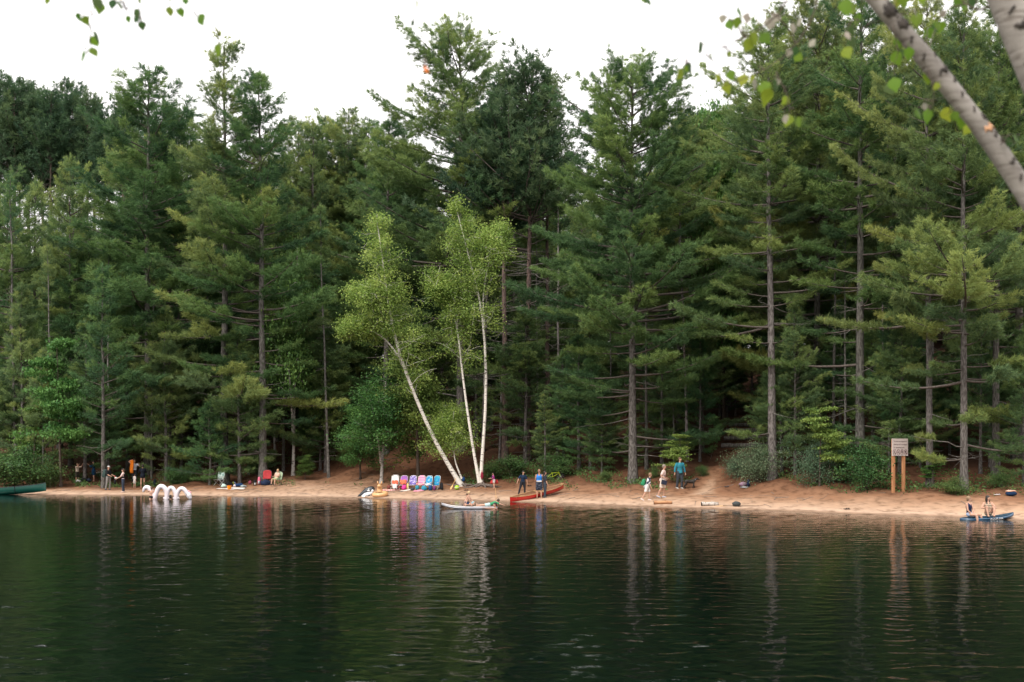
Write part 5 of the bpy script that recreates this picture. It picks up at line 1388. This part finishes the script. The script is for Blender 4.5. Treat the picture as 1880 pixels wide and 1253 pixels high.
m = MB(); m.slab([[(a - p.x, b_ - p.y, c - p.z) for a, b_, c in row] for row in P], (0, -.025, 0)); o = m.build("towel", ORANGE); o.location = p; tag(o, "bright orange towel held up beside a raised arm at left", "towel")
stand(247, 896, 26, "small child wrapped in a white patterned robe in front of the orange towel", rz=150, top=cloth((.66, .62, .58), "white_patterned", c2=(.55, .30, .32), scale=10, lo=.55, hi=.65), sleeve=1.2, hem=.30, hair=H_DARK, low=cloth((.55, .52, .48)), leg=.9)
stand(262, 896, 44, "bare-legged person in a long black hoodie standing near the orange towel", rz=-150, top=cloth((.010, .013, .022)), sleeve=1.9, hem=.12, low=cloth((.010, .012, .02)), leg=.45, hair=H_DARK, hs='bob', shoes=SKIN2, pose=dict(aL=((.3, -.5, -.8), (-.3, -.9, .3)), aR=((-.3, -.4, -.8), (.3, -.9, .3))))
# bathers at the wavy float
w0 = water_at(275, 917.5); person("bather in black swimsuit standing in the shallows behind the tail of the wavy float", (w0.x, w0.y + .35, -.62), 1.45, -160, dict(aL=((.5, -.6, -.3), (0, -1, .1)), aR=((-.5, -.6, -.3), (0, -1, .1))), low=BLACK, leg=.12, hair=H_BROWN, hs='bob')
w0 = water_at(313.5, 917); person("dark-haired bather with only the head above water between the float's arches", (w0.x, w0.y - .05, -1.32), 1.62, 180, hair=H_DARK, hs='bob', low=NAVY, leg=.3, fingers=False)
# seated person in the green chair
b = GC; person("blond person in pale clothes sitting in the green camp chair", (b.x, b.y, b.z), 1.6, -22, dict(hip=.46, lean=(0, .25, 1), aL=((.2, -.5, -.7), (-.2, -.9, .1)), aR=((-.2, -.4, -.8), (.2, -.9, .1)), lL=((.1, -1, .05), (0, -.15, -1)), lR=((-.12, -1, .1), (-.05, -.25, -1))), top=cloth((.58, .40, .32)), sleeve=.3, low=cloth((.38, .46, .26)), leg=.8, hair=H_BLOND, hs='bob', shoes=CHAR)
# child by the twin birch
r = stand(907, 897, 25, "child in black and pink rash guard and white shorts by the twin birch", rz=-70, pose=dict(aL=((.1, -.5, -.8), (0, -.9, -.2)), aR=((-.1, -.5, -.8), (0, -.9, -.2)), lean=(0, -.15, 1)), top=cloth((.05, .02, .06), "pink_black_rashguard", c2=(.40, .06, .25), scale=4, lo=.48, hi=.56), sleeve=1.3, low=cloth((.60, .58, .56)), leg=.7, hair=H_DARK, w=1.1, H=1.05)
t = thing("kickboard", "red swim board held behind the child by the twin birch", "swim board", (r.location.x + .02, r.location.y + .16, r.location.z + .30), .1)
m = MB(); m.slab([[(x * .27 * (1 - .25 * v * v), .02 * x * x, .26 * v) for x in (-1, -.6, 0, .6, 1)] for v in (0, .35, .7, 1)], (0, .05, 0)); m.build("foam_board", cloth((.50, .05, .05)), t); m = MB(); m.tube([(-.05, -.01, .2), (0, -.05, .22), (.05, -.01, .2)], .01, 5); m.build("strap", BLACK, t)
# canoe crew
c = ground_at(960, 909); person("man in dark navy tee and trousers stepping behind the red canoe", (c.x, c.y + .15, c.z), pxh(c, 45), 15, dict(aL=((.35, -.05, -1), (.1, -.1, -1)), aR=((-.6, -.1, -.8), (-.35, -.1, -.9)), lL=((.10, -.05, -1), (.02, .05, -1)), lR=((-.30, -.05, -1), (-.25, .08, -1)), lean=(.02, -.08, 1)), top=cloth((.014, .03, .065)), low=cloth((.02, .022, .03)), shoes=BLACK, hair=H_DARK, w=1.05, head=25)
b = ground_at(990, 915.5); H_ = pxh(b, 54)
r = person("man in bright blue life vest seen from behind at the red canoe", b, H_, 175, dict(lL=((.07, -.05, -1), (.03, .05, -1)), lR=((-.07, .0, -1), (-.03, .06, -1)), aL=((.2, -.1, -1), (.0, -.5, -.8)), aR=((-.2, -.15, -1), (0, -.6, -.7))), skin=SKIN2, low=cloth((.02, .025, .04), "dark_patterned_shorts", c2=(.20, .22, .28), scale=12, lo=.56, hi=.66), leg=.98, vest=SKYBLUE, hair=pmat("hair_shaved", (.30, .16, .10), rough=.7), hs='thin', w=1.08)
m = MB(); m.box((0, .115 * H_ / 1.75, H_ * .585), (.30, .05, .07)); m.build("vest_hem", WHITE, r, smooth=False)
b = ground_at(1000.5, 914.5); person("person in dark clothes with dark hair standing beside the man in the blue vest", (b.x, b.y + .12, b.z), pxh(b, 50), 100, dict(aL=((.05, -.1, -1), (0, -.3, -1)), aR=((-.1, -.15, -1), (0, -.4, -.9))), top=cloth((.03, .034, .045)), low=cloth((.04, .05, .065)), shoes=CHAR, hair=H_DARK, hs='long', head=-160 + 130)
# walkers on the right beach
b = ground_at(1188, 919); r = person("child in black and white patterned beach shirt and white shorts walking right", b, pxh(b, 53), 82, dict(lean=(0, -.32, 1), lL=((.05, -.35, -1), (.02, .05, -1)), lR=((-.05, .25, -1), (-.02, .55, -1)), aL=((.1, .0, -1), (0, -.4, -1)), aR=((-.1, -.05, -1), (0, -.4, -1))), top=cloth((.016, .022, .05), "black_white_print", c2=(.66, .66, .66), pattern='noise', scale=7, lo=.50, hi=.55), sleeve=1.4, hem=.16, low=WHITE, leg=.9, shoes=cloth((.70, .62, .60)), hair=H_LIGHT, head=10)
p = wpt(r, 2); backpack((p.x - .26, p.y + .05, p.z - .26), GREEN, "small green backpack on the child in the patterned shirt", .36, math.radians(-98))
b = ground_at(1217, 914); r = person("older woman in pale pink blouse and cream shorts with a dark shoulder bag", b, pxh(b, 62), 75, dict(lean=(0, -.10, 1), lL=((.05, -.10, -1), (.02, .05, -1)), lR=((-.06, .20, -1), (-.02, .42, -1)), aL=((.3, .45, -.85), (-.2, -.9, -.35)), aR=((-.25, .4, -.9), (.1, -.9, -.45))), top=PALEPINK, sleeve=.8, hem=.04, low=CREAM, leg=.95, shoes=cloth((.45, .47, .55)), hair=H_GREY, w=1.08, head=-5)
p = wpt(r, 2); t = thing("shoulder_bag", "dark navy shoulder bag hanging at the hip of the woman in pale pink", "bag", (p.x + .0, p.y - .26, p.z - .62), .15)
m = MB(); m.box((0, 0, .16), (.30, .10, .24), (0, .25, 0)); m.build("bag_body", cloth((.022, .026, .045)), t, smooth=False); m = MB(); m.tube([(-.12, .03, .26), (-.10, .10, .55), (.02, .12, .85)], .012, 6); m.tube([(.10, .03, .30), (.06, .10, .55), (.02, .12, .85)], .012, 6); m.build("strap", BLACK, t)
b = ground_at(1248, 897.5); r = person("person in teal hooded jumper and dark jeans walking with the dog", b, pxh(b, 58.5), 22, dict(lL=((.07, -.10, -1), (.0, .06, -1)), lR=((-.03, .10, -1), (0, .25, -1)), aL=((.35, .0, -1), (.12, -.2, -1)), aR=((-.42, .0, -1), (-.2, -.2, -1))), top=TEAL, sleeve=1.95, hem=.05, low=CHAR, shoes=cloth((.42, .40, .37)), hair=H_BROWN, w=1.12, head=25)
# paddleboards
w0 = water_at(862, 934.5)
board((w0.x - .0, w0.y, -.02), math.radians(178), 0.0, "white and dark grey paddleboard with children beside the swimmer", pmat("white_deck", (.70, .66, .66), rough=.5), pmat("grey_rail", (.30, .30, .32), (.24, .24, .27), rough=.35), L=2.85, W=.74, th=.13, rocker=.20)
person("fair-haired boy in navy shorts kneeling on the white paddleboard", (w0.x - .18, w0.y + .08, .10), 1.35, 82, dict(hip=.20, lean=(0, -.35, 1), lL=((.15, -.95, -.15), (0, .95, -.05)), lR=((-.15, -.95, -.15), (0, .95, -.05)), aL=((.1, -.45, -.8), (0, -.3, -1)), aR=((-.1, -.45, -.8), (0, -.3, -1))), low=cloth((.012, .03, .07)), leg=.6, hair=H_BLOND)
person("bent-over bare-backed child behind the kneeling boy on the white paddleboard", (w0.x + .16, w0.y + .22, .10), 1.3, -70, dict(hip=.20, lean=(0, -.7, .8), lL=((.2, -.95, -.15), (0, .95, -.05)), lR=((-.2, -.95, -.15), (0, .95, -.05)), aL=((.1, -.6, -.6), (0, -.2, -1)), aR=((-.1, -.6, -.6), (0, -.2, -1))), low=cloth((.30, .42, .44)), leg=.6, hair=H_BROWN)
person("child in bright green rash guard lying over the end of the white paddleboard", (w0.x + 1.02, w0.y - .05, .12), 1.3, 98, dict(hip=.10, lean=(0, -1, .32), lL=((.1, 1, .0), (0, 1, -.1)), lR=((-.1, 1, .0), (0, 1, -.1)), aL=((.5, -.7, -.3), (.3, -.8, -.2)), aR=((-.5, -.7, -.3), (-.2, -.8, -.2))), top=GREEN, sleeve=.9, low=cloth((.40, .55, .55)), leg=.8, hair=H_BROWN, head=15)
w1 = water_at(909, 935.5); person("dark-haired swimmer, head above water, at the end of the white paddleboard", (w1.x, w1.y, -1.25), 1.62, -60, dict(aL=((.4, -.8, .12), (.0, -1, .15)), aR=((-.4, -.8, .05), (0, -1, .1))), low=NAVY, leg=.4, hair=H_DARK)
w2 = water_at(1812, 954.0)
NB = pmat("navy_board", (.012, .055, .11), (.010, .045, .09), rough=.3, spec=.5, coat=.3)
t = board((w2.x, w2.y, -.03), math.radians(4), -.045, "dark blue paddleboard with white lettering at the right shore", pmat("dark_deck", (.02, .05, .08), rough=.6), NB, L=2.35, W=.78, th=.15, rocker=.14)
tm = text_mb("AQUA AIR", .12, .002); moved(tm, Matrix.Translation((-.05, -.405, .035)) @ RX).build("lettering", WHITE, t, smooth=False)
person("woman in navy tank swimsuit sitting sideways on the dark blue paddleboard", (w2.x - .80, w2.y - .12, .08), 1.66, 35, dict(hip=.15, lean=(-.04, .02, 1), lL=((.35, -.9, .02), (.1, -.2, -1)), lR=((-.05, -1, .0), (.0, -.2, -1)), aL=((.10, -.35, -.9), (-.45, -.5, -.75)), aR=((-.12, -.30, -.95), (.5, -.5, -.7))), top=cloth((.012, .02, .055)), sleeve=0, low=cloth((.30, .36, .48)), leg=.30, hair=H_LIGHT, hs='bun', head=35)
person("woman with dark wet hair hugging her knees on the dark blue paddleboard", (w2.x + .06, w2.y + .0, .09), 1.66, -5, dict(hip=.17, lean=(0, .15, 1), lL=((.22, -.60, .78), (-.15, -.30, -1)), lR=((-.18, -.62, .78), (.1, -.25, -1)), aL=((.45, -.45, -.75), (-.75, -.6, .15)), aR=((-.5, -.40, -.75), (.6, -.75, .1))), top=cloth((.40, .33, .24), "striped_swimsuit", c2=(.12, .09, .07), pattern='wave', scale=4), sleeve=0, low=cloth((.40, .33, .24), "striped_swimsuit"), leg=.12, hair=H_DARK, hs='long', head=40)

# ------------------------------------------------------------------ dark dog, walking to the right
b = ground_at(1267, 897.5); k = pxh(b, 19) / .66
t = thing("dog", "dark brown dog walking right behind the person in teal", "dog", b, math.radians(8)); V = Vector
m = MB(); S_ = lambda *p: V(p) * k
m.tube([S_(-.36, 0, .47), S_(-.20, 0, .48), S_(0, 0, .44), S_(.20, 0, .45), S_(.30, 0, .50)], [.085 * k, .105 * k, .110 * k, .135 * k, .10 * k], 12)
m.tube([S_(.24, 0, .50), S_(.36, 0, .58), S_(.42, 0, .62)], [.10 * k, .075 * k, .07 * k], 10)
m.ell(S_(.45, 0, .62), (.095 * k, .07 * k, .072 * k), 12, 8); m.tube([S_(.48, 0, .61), S_(.58, 0, .585), S_(.62, 0, .58)], [.055 * k, .040 * k, .030 * k], 8)
for sg in (-1, 1):
    m.tube([S_(.24, .07 * sg, .45), S_(.24 + .03 * sg, .075 * sg, .26), S_(.23 + .08 * sg, .075 * sg, .05), S_(.27 + .08 * sg, .075 * sg, .025)], [.065 * k, .042 * k, .028 * k, .032 * k], 8)
    m.tube([S_(-.30, .07 * sg, .46), S_(-.25 + .05 * sg, .08 * sg, .30), S_(-.38 + .05 * sg, .08 * sg, .18), S_(-.35 + .05 * sg, .08 * sg, .04), S_(-.31 + .05 * sg, .08 * sg, .025)], [.095 * k, .065 * k, .036 * k, .028 * k, .032 * k], 8)
m.tube([S_(-.40, 0, .50), S_(-.50, 0, .46), S_(-.58, 0, .40)], [.040 * k, .03 * k, .018 * k], 8)
DOGM = pmat("dark_dog_fur", (.030, .025, .022), (.018, .015, .013), rough=.6, scale=20)
fuse(m, .018 * k, 4).build("dog_body", DOGM, t)
for sg in (-1, 1):
    e = MB(); e.tube([S_(.41, .065 * sg, .67), S_(.40, .09 * sg, .62), S_(.41, .09 * sg, .56)], [.03 * k, .035 * k, .015 * k], 7, flat=.4); e.build("ear", DOGM, t)
    e = MB(); e.ell(S_(.51, .045 * sg, .64), (.012 * k,) * 3, 6, 5); e.build("eye", M_EYE, t)
e = MB(); e.tube([S_(.33 + .07 * math.cos(a) * .4, .085 * math.sin(a), .56 + .07 * math.cos(a)) for a in np.linspace(0, 6.283, 13)[:-1]], .010 * k, 5, closed=True); e.build("collar", cloth((.30, .30, .32)), t)
for o in bpy.data.objects:
    if '_pts' in o: del o['_pts']
bpy.data.scenes.remove(TMP)

# ------------------------------------------------------------------ foreground birch on the near bank
M_FBARK = bpy.data.materials.new("near_birch_bark"); M_FBARK.use_nodes = True
n, l = M_FBARK.node_tree.nodes, M_FBARK.node_tree.links; bs = n['Principled BSDF']
tc = n.new('ShaderNodeTexCoord'); n1 = n.new('ShaderNodeTexNoise'); n1.inputs['Scale'].default_value = 6; n1.inputs['Detail'].default_value = 5
r1 = n.new('ShaderNodeValToRGB'); r1.color_ramp.elements[0].position = .3; r1.color_ramp.elements[1].position = .7
r1.color_ramp.elements[0].color = (.185, .167, .152, 1); r1.color_ramp.elements[1].color = (.345, .318, .292, 1)
l.new(tc.outputs['Object'], n1.inputs['Vector']); l.new(n1.outputs['Fac'], r1.inputs[0]); 
mp2 = n.new('ShaderNodeMapping'); mp2.inputs['Rotation'].default_value = (0, math.radians(-48), 0); mp2.inputs['Scale'].default_value = (9, 9, 70)
n2 = n.new('ShaderNodeTexNoise'); n2.inputs['Scale'].default_value = 1.0; n2.inputs['Detail'].default_value = 4
l.new(tc.outputs['Object'], mp2.inputs[0]); l.new(mp2.outputs[0], n2.inputs['Vector'])
r2 = n.new('ShaderNodeValToRGB'); r2.color_ramp.elements[0].position = .30; r2.color_ramp.elements[1].position = .46
r2.color_ramp.elements[0].color = (.42, .38, .35, 1); r2.color_ramp.elements[1].color = (1, 1, 1, 1); l.new(n2.outputs['Fac'], r2.inputs[0])
mx2 = n.new('ShaderNodeMix'); mx2.data_type = 'RGBA'; mx2.blend_type = 'MULTIPLY'; mx2.inputs['Factor'].default_value = .8
l.new(r1.outputs[0], mx2.inputs['A']); l.new(r2.outputs[0], mx2.inputs['B']); l.new(mx2.outputs['Result'], bs.inputs['Base Color'])
bp2 = n.new('ShaderNodeBump'); bp2.inputs['Strength'].default_value = .7; bp2.inputs['Distance'].default_value = .006; l.new(n2.outputs['Fac'], bp2.inputs['Height']); l.new(bp2.outputs[0], bs.inputs['Normal'])
bs.inputs['Roughness'].default_value = .75; bs.inputs['Specular IOR Level'].default_value = .2
M_SCAR = pmat("birch_scar", (.03, .026, .024), (.055, .046, .04), rough=.9, scale=30); M_PEEL = pmat("peeled_inner_bark", (.60, .34, .20), (.5, .27, .15), rough=.7)
FB = thing("birch_tree", "near birch with two pale leaning trunks and drooping twigs at the upper right", "birch tree", (2.95, 4.1, float(np.interp(4.1, [2.5, 5.5], [1.05, .25]))))
BO = Vector(FB.location)
def L3(p): return tuple(Vector(p) - BO)
def smooth_path(P, n_):
    P = np.array(P, float); u = np.concatenate([[0], np.cumsum(np.linalg.norm(np.diff(P, axis=0), axis=1))]); u /= u[-1]
    uf = np.linspace(0, 1, n_); Q = np.stack([np.interp(uf, u, P[:, c]) for c in range(3)], 1)
    for _ in range(4): Q[1:-1] = (Q[:-2] + 2 * Q[1:-1] + Q[2:]) / 4
    return [tuple(q) for q in Q]
T1 = [at(px, py, 4.2) for px, py in ((1535, -75), (1590, -22), (1640, 34), (1700, 108), (1768, 190), (1830, 268), (1885, 352), (1940, 450))]
pathA = smooth_path([BO + Vector((0, 0, -.25)), BO + Vector((-.12, .02, .5)), BO + Vector((-.5, .06, 1.5))] + [tuple(p) for p in reversed(T1)] + [(1.0, 4.15, 5.0), (.55, 4.1, 5.3)], 44)
rA = [r_ * (1 + .05 * math.sin(i_ * 1.9) + .035 * math.sin(i_ * 4.3 + 1)) for i_, r_ in enumerate(np.linspace(.052, .025, 44))]
m = MB(); m.tube([L3(p) for p in pathA], rA, 16); m.build("trunk", M_FBARK, FB)
T2 = [at(px, py, 4.0) for px, py in ((1800, -130), (1848, -10), (1886, 70), (1930, 170), (1990, 330))]
pathB = smooth_path([BO + Vector((.12, .0, -.25)), BO + Vector((.1, -.05, .6))] + [tuple(p) for p in reversed(T2)] + [(1.45, 3.9, 5.6), (1.35, 3.9, 6.4)], 40)
m = MB(); m.tube([L3(p) for p in pathB], list(np.linspace(.098, .060, 40)), 18); m.build("trunk", M_FBARK, FB)
# overhead limb that carries the hanging twigs on the left
limbp = smooth_path([(1.2, 4.15, 4.75), (.6, 4.15, 4.95), (-.2, 4.2, 5.0), (-1.0, 4.25, 4.9), (-1.8, 4.3, 4.75), (-2.4, 4.3, 4.6)], 30)
m = MB(); m.tube([L3(p) for p in limbp], list(np.linspace(.03, .008, 30)), 8); m.build("limb", M_TWIG, FB)
def scar(path, rad, px, py, Y, w, h, mat=M_SCAR, name="bark_scar"):
    """a raised dark lenticel scar wrapped on the camera side of a trunk"""
    tgt = at(px, py, Y); i = min(range(1, len(path) - 1), key=lambda q: (Vector(path[q]) - tgt).length)
    p = Vector(path[i]); d = (Vector(path[i + 1]) - Vector(path[i - 1])).normalized(); r = rad[i] + .002
    out = Vector((0, -1, 0)); out = (out - d * out.dot(d)).normalized(); sd_ = d.cross(out)
    off = (tgt - p).dot(sd_); a0 = math.asin(max(-.9, min(.9, off / r)))
    da = (tgt - p).dot(d)
    P = []
    for a in np.linspace(-w, w, 17):
        e = max(0, 1 - abs(a / w) ** 2.4) ** .6 * h * (.75 + .35 * math.sin(a * 23 / w ** .5 + px)) + .0015
        c = out * math.cos(a0 + a) + sd_ * math.sin(a0 + a)
        P.append([tuple(p + d * (da + k * e + .006 * math.sin(a * 9)) + c * r - BO) for k in (-1, 0, 1)])
    m = MB(); m.slab(P, out * .0025); m.build(name, mat, FB)
rB = list(np.linspace(.098, .060, 40))
for px, py, w, h in ((1632, 22, 1.1, .030), (1655, 48, .8, .022), (1731, 131, .55, .010), (1700, 72, .3, .006), (1806, 216, .75, .016), (1838, 258, .5, .012), (1760, 178, .25, .004), (1690, 110, .3, .004), (1712, 104, .25, .0035), (1748, 150, .35, .005), (1668, 78, .3, .005), (1782, 205, .25, .004), (1822, 250, .35, .005), (1852, 300, .4, .006), (1866, 330, .25, .004), (1602, -5, .5, .010), (1720, 140, .2, .003)):
    scar(pathA, rA, px, py, 4.2, w, h)
scar(pathA, rA, 1812, 238, 4.2, .8, .012, M_PEEL, "peeled_bark")
for px, py, w, h in ((1865, 55, .5, .012), (1877, 120, .3, .005), (1843, 30, .2, .004)): scar(pathB, rB, px, py, 4.0, w, h)
# twigs
LF = [leafmat("near_leaf_green", (.085, .16, .02), (.11, .20, .024), (.14, .24, .03), trans=.5, objvar=.2),
      leafmat("near_leaf_yellow", (.13, .22, .02), (.17, .26, .024), (.21, .30, .03), trans=.5, objvar=.15),
      leafmat("near_leaf_dark", (.035, .085, .022), (.05, .10, .03), (.06, .125, .03), trans=.4, objvar=.15),
      leafmat("near_leaf_pale", (.26, .25, .19), (.30, .28, .22), (.33, .31, .25), trans=.2, objvar=.1),
      leafmat("near_leaf_orange", (.70, .16, .02), (.75, .19, .03), (.8, .22, .03), trans=.4, objvar=.0)]
TWP = []
def twig(pts, Y, r=.0038):
    P = [p if len(p) == 3 else tuple(at(p[0], p[1], Y)) for p in pts]
    Q = smooth_path(P, 14); TWP.extend(Vector(q) for q in Q); m = MB(); m.tube([L3(p) for p in Q], list(np.linspace(r, r * .4, 14)), 5); m.build("twig", M_TWIG, FB)
twig([(.9, 4.2, 4.85), (1470, -20), (1440, 40), (1385, 58), (1340, 88), (1302, 98), (1262, 118)], 4.15)
twig([(1.05, 4.2, 4.8), (1520, -20), (1475, 80), (1425, 135), (1380, 138), (1330, 158)], 4.0)
twig([tuple(at(1425, 135, 4.0)), (1446, 175), (1452, 222)], 4.0, .002)
twig([tuple(T1[2]), (1640, 60), (1652, 95), (1640, 120)], 4.15, .002); twig([tuple(T1[3]), (1710, 150), (1718, 185), (1703, 210)], 4.15, .002); twig([tuple(T1[1]), (1560, 10), (1578, 38)], 4.1, .002)
twig([tuple(T1[4]), (1748, 205), (1735, 212)], 4.15, .002); twig([tuple(T1[5]), (1850, 258), (1868, 262)], 4.1, .002); twig([tuple(T2[1]), (1800, 22), (1772, 8)], 4.05, .006)
for j, (x0_, pts) in enumerate(((-1.55, ((176, -20), (170, 20), (168, 62), (160, 100))), (-1.50, ((205, -20), (225, 14), (260, 48))), (-1.25, ((322, -20), (326, 25))), (-1.2, ((340, -10), (362, 32))), (-.35, ((764, -20), (766, 12), (760, 46))), (.45, ((1184, -25), (1187, 2))),
                                (-1.7, ((95, -20), (90, 4))), (-1.1, ((396, -30), (404, 30), (402, 88)))), 0):
    i = min(range(len(limbp)), key=lambda q: abs(limbp[q][0] - x0_))
    twig([limbp[i]] + list(pts), 4.25, .0022)
twig([limbp[12], (790, -40), (786, 60), (780, 124)], 3.2, .0012)
LEAFM = {}
def leaf_mesh(k):
    if k not in LEAFM:
        V = []; F = []; prof = ((0, .0), (.12, .30), (.28, .42), (.45, .40), (.65, .27), (.85, .10), (1, 0))
        for i, (u, w) in enumerate(prof):
            for sx in (-1, 0, 1): V.append((sx * w, .10 * abs(sx) * w * 2 + .12 * u * u, -u))
        for i in range(len(prof) - 1):
            for j in (0, 1): a = i * 3 + j; F.append((a, a + 1, a + 4, a + 3))
        o_ = len(V); V += [(-.018, .0, 0), (.018, .0, 0), (.012, -.05, .32), (-.012, -.05, .32)]; F.append((o_, o_ + 1, o_ + 2, o_ + 3))
        me = np_mesh("leaf", np.array(V), np.array(F), LF[k], {'tint': np.full(len(V), .5)}, smooth=True)
        LEAFM[k] = me
    return LEAFM[k]
rl = random.Random(12)
def leaf(px, py, size, k, Y=4.2):
    p = at(px, py - size * .45, Y + rl.uniform(-.15, .15)); o = bpy.data.objects.new("leaf", leaf_mesh(k)); COL.objects.link(o); o.parent = FB
    o.location = L3(p); o.rotation_euler = (rl.uniform(-.5, .5), rl.uniform(-.7, .7), rl.uniform(-1.3, 1.3)); q_ = min(TWP, key=lambda v: (v - p).length)
    if .015 < (q_ - p).length < .45:
        m = MB(); mid = (p + q_) / 2 + Vector((0, 0, .02)); m.tube([L3(q_), L3(mid), L3(p)], [.0022, .0016, .0012], 4); m.build('leaf_stalk', M_TWIG, FB)
    sz = size / FPX * Y * (.98 if k != 3 else .80); o.scale = (sz, sz, sz)
for q in ((168, 2, 24, 2), (178, 6, 24, 2), (184, 15, 25, 0), (142, 31, 17, 0), (153, 38, 20, 0), (163, 33, 18, 1), (170, 70, 28, 2), (166, 78, 24, 1), (153, 104, 25, 0), (167, 97, 23, 0), (207, 8, 20, 2), (220, 13, 21, 2), (233, 36, 16, 0), (246, 28, 22, 2),
          (252, 37, 14, 2), (259, 47, 19, 2), (311, 21, 20, 0), (329, 23, 19, 1), (339, 3, 15, 0), (365, 38, 26, 0), (90, 3, 16, 0), (253, 2, 12, 0), (308, 0, 10, 2), (765, 15, 24, 0), (760, 46, 14, 2), (1186, 4, 22, 2), (1181, 0, 16, 0), (401, 92, 26, 1),
          (1355, 24, 24, 0), (1358, 42, 25, 0), (1337, 47, 25, 1), (1346, 50, 20, 0), (1317, 68, 22, 2), (1291, 93, 28, 2), (1306, 106, 14, 0), (1337, 100, 12, 0), (1261, 126, 24, 2), (1255, 141, 26, 0), (1257, 127, 14, 1),
          (1322, 146, 18, 1), (1330, 163, 24, 1), (1338, 140, 22, 1), (1375, 76, 30, 0), (1380, 84, 28, 1), (1398, 74, 28, 0), (1367, 148, 26, 1), (1383, 145, 22, 1), (1399, 165, 32, 1), (1414, 178, 36, 1), (1388, 158, 28, 3), (1428, 160, 26, 2), (1430, 152, 18, 3),
          (1448, 187, 20, 1), (1450, 222, 26, 1), (1440, 222, 24, 3), (1462, 226, 22, 0), (1470, 108, 26, 1), (1462, 95, 24, 2), (1453, 100, 20, 3), (1492, 22, 18, 2), (1551, 14, 34, 1), (1560, 20, 26, 1), (1555, 2, 24, 2), (1578, 36, 26, 1), (1589, 24, 20, 2), (1555, 58, 20, 2), (1553, 68, 22, 3), (1550, 100, 28, 1), (1564, 80, 24, 2),
          (1372, 36, 26, 3), (1328, 37, 22, 3), (1412, 46, 30, 3), (1430, 38, 30, 3), (1422, 50, 26, 3), (1458, 55, 26, 3), (1465, 48, 24, 3), (1487, 86, 24, 3), (1500, 4, 22, 3),
          (1645, 6, 28, 1), (1655, 2, 26, 0), (1684, 36, 28, 0), (1678, 26, 24, 3), (1725, 52, 26, 2), (1734, 50, 24, 1), (1720, 48, 22, 0), (1730, 28, 20, 3), (1703, 62, 24, 0), (1648, 78, 28, 1), (1642, 108, 30, 1), (1650, 100, 22, 2), (1668, 98, 26, 1), (1706, 142, 26, 1), (1724, 160, 18, 1), (1628, 165, 26, 2), (1640, 156, 30, 1),
          (1697, 200, 24, 3), (1703, 213, 30, 1), (1682, 212, 26, 0), (1734, 212, 30, 1), (1748, 216, 22, 0), (1768, 226, 24, 1), (1785, 238, 28, 1), (1772, 10, 30, 1), (1764, 4, 26, 0), (1788, 4, 22, 2), (1865, 264, 32, 0), (1850, 262, 24, 2), (1690, 0, 22, 1), (1741, 0, 18, 0)):
    leaf(*q)
leaf(779, 129, 15, 4, 3.2); leaf(782, 127, 13, 4, 3.2)
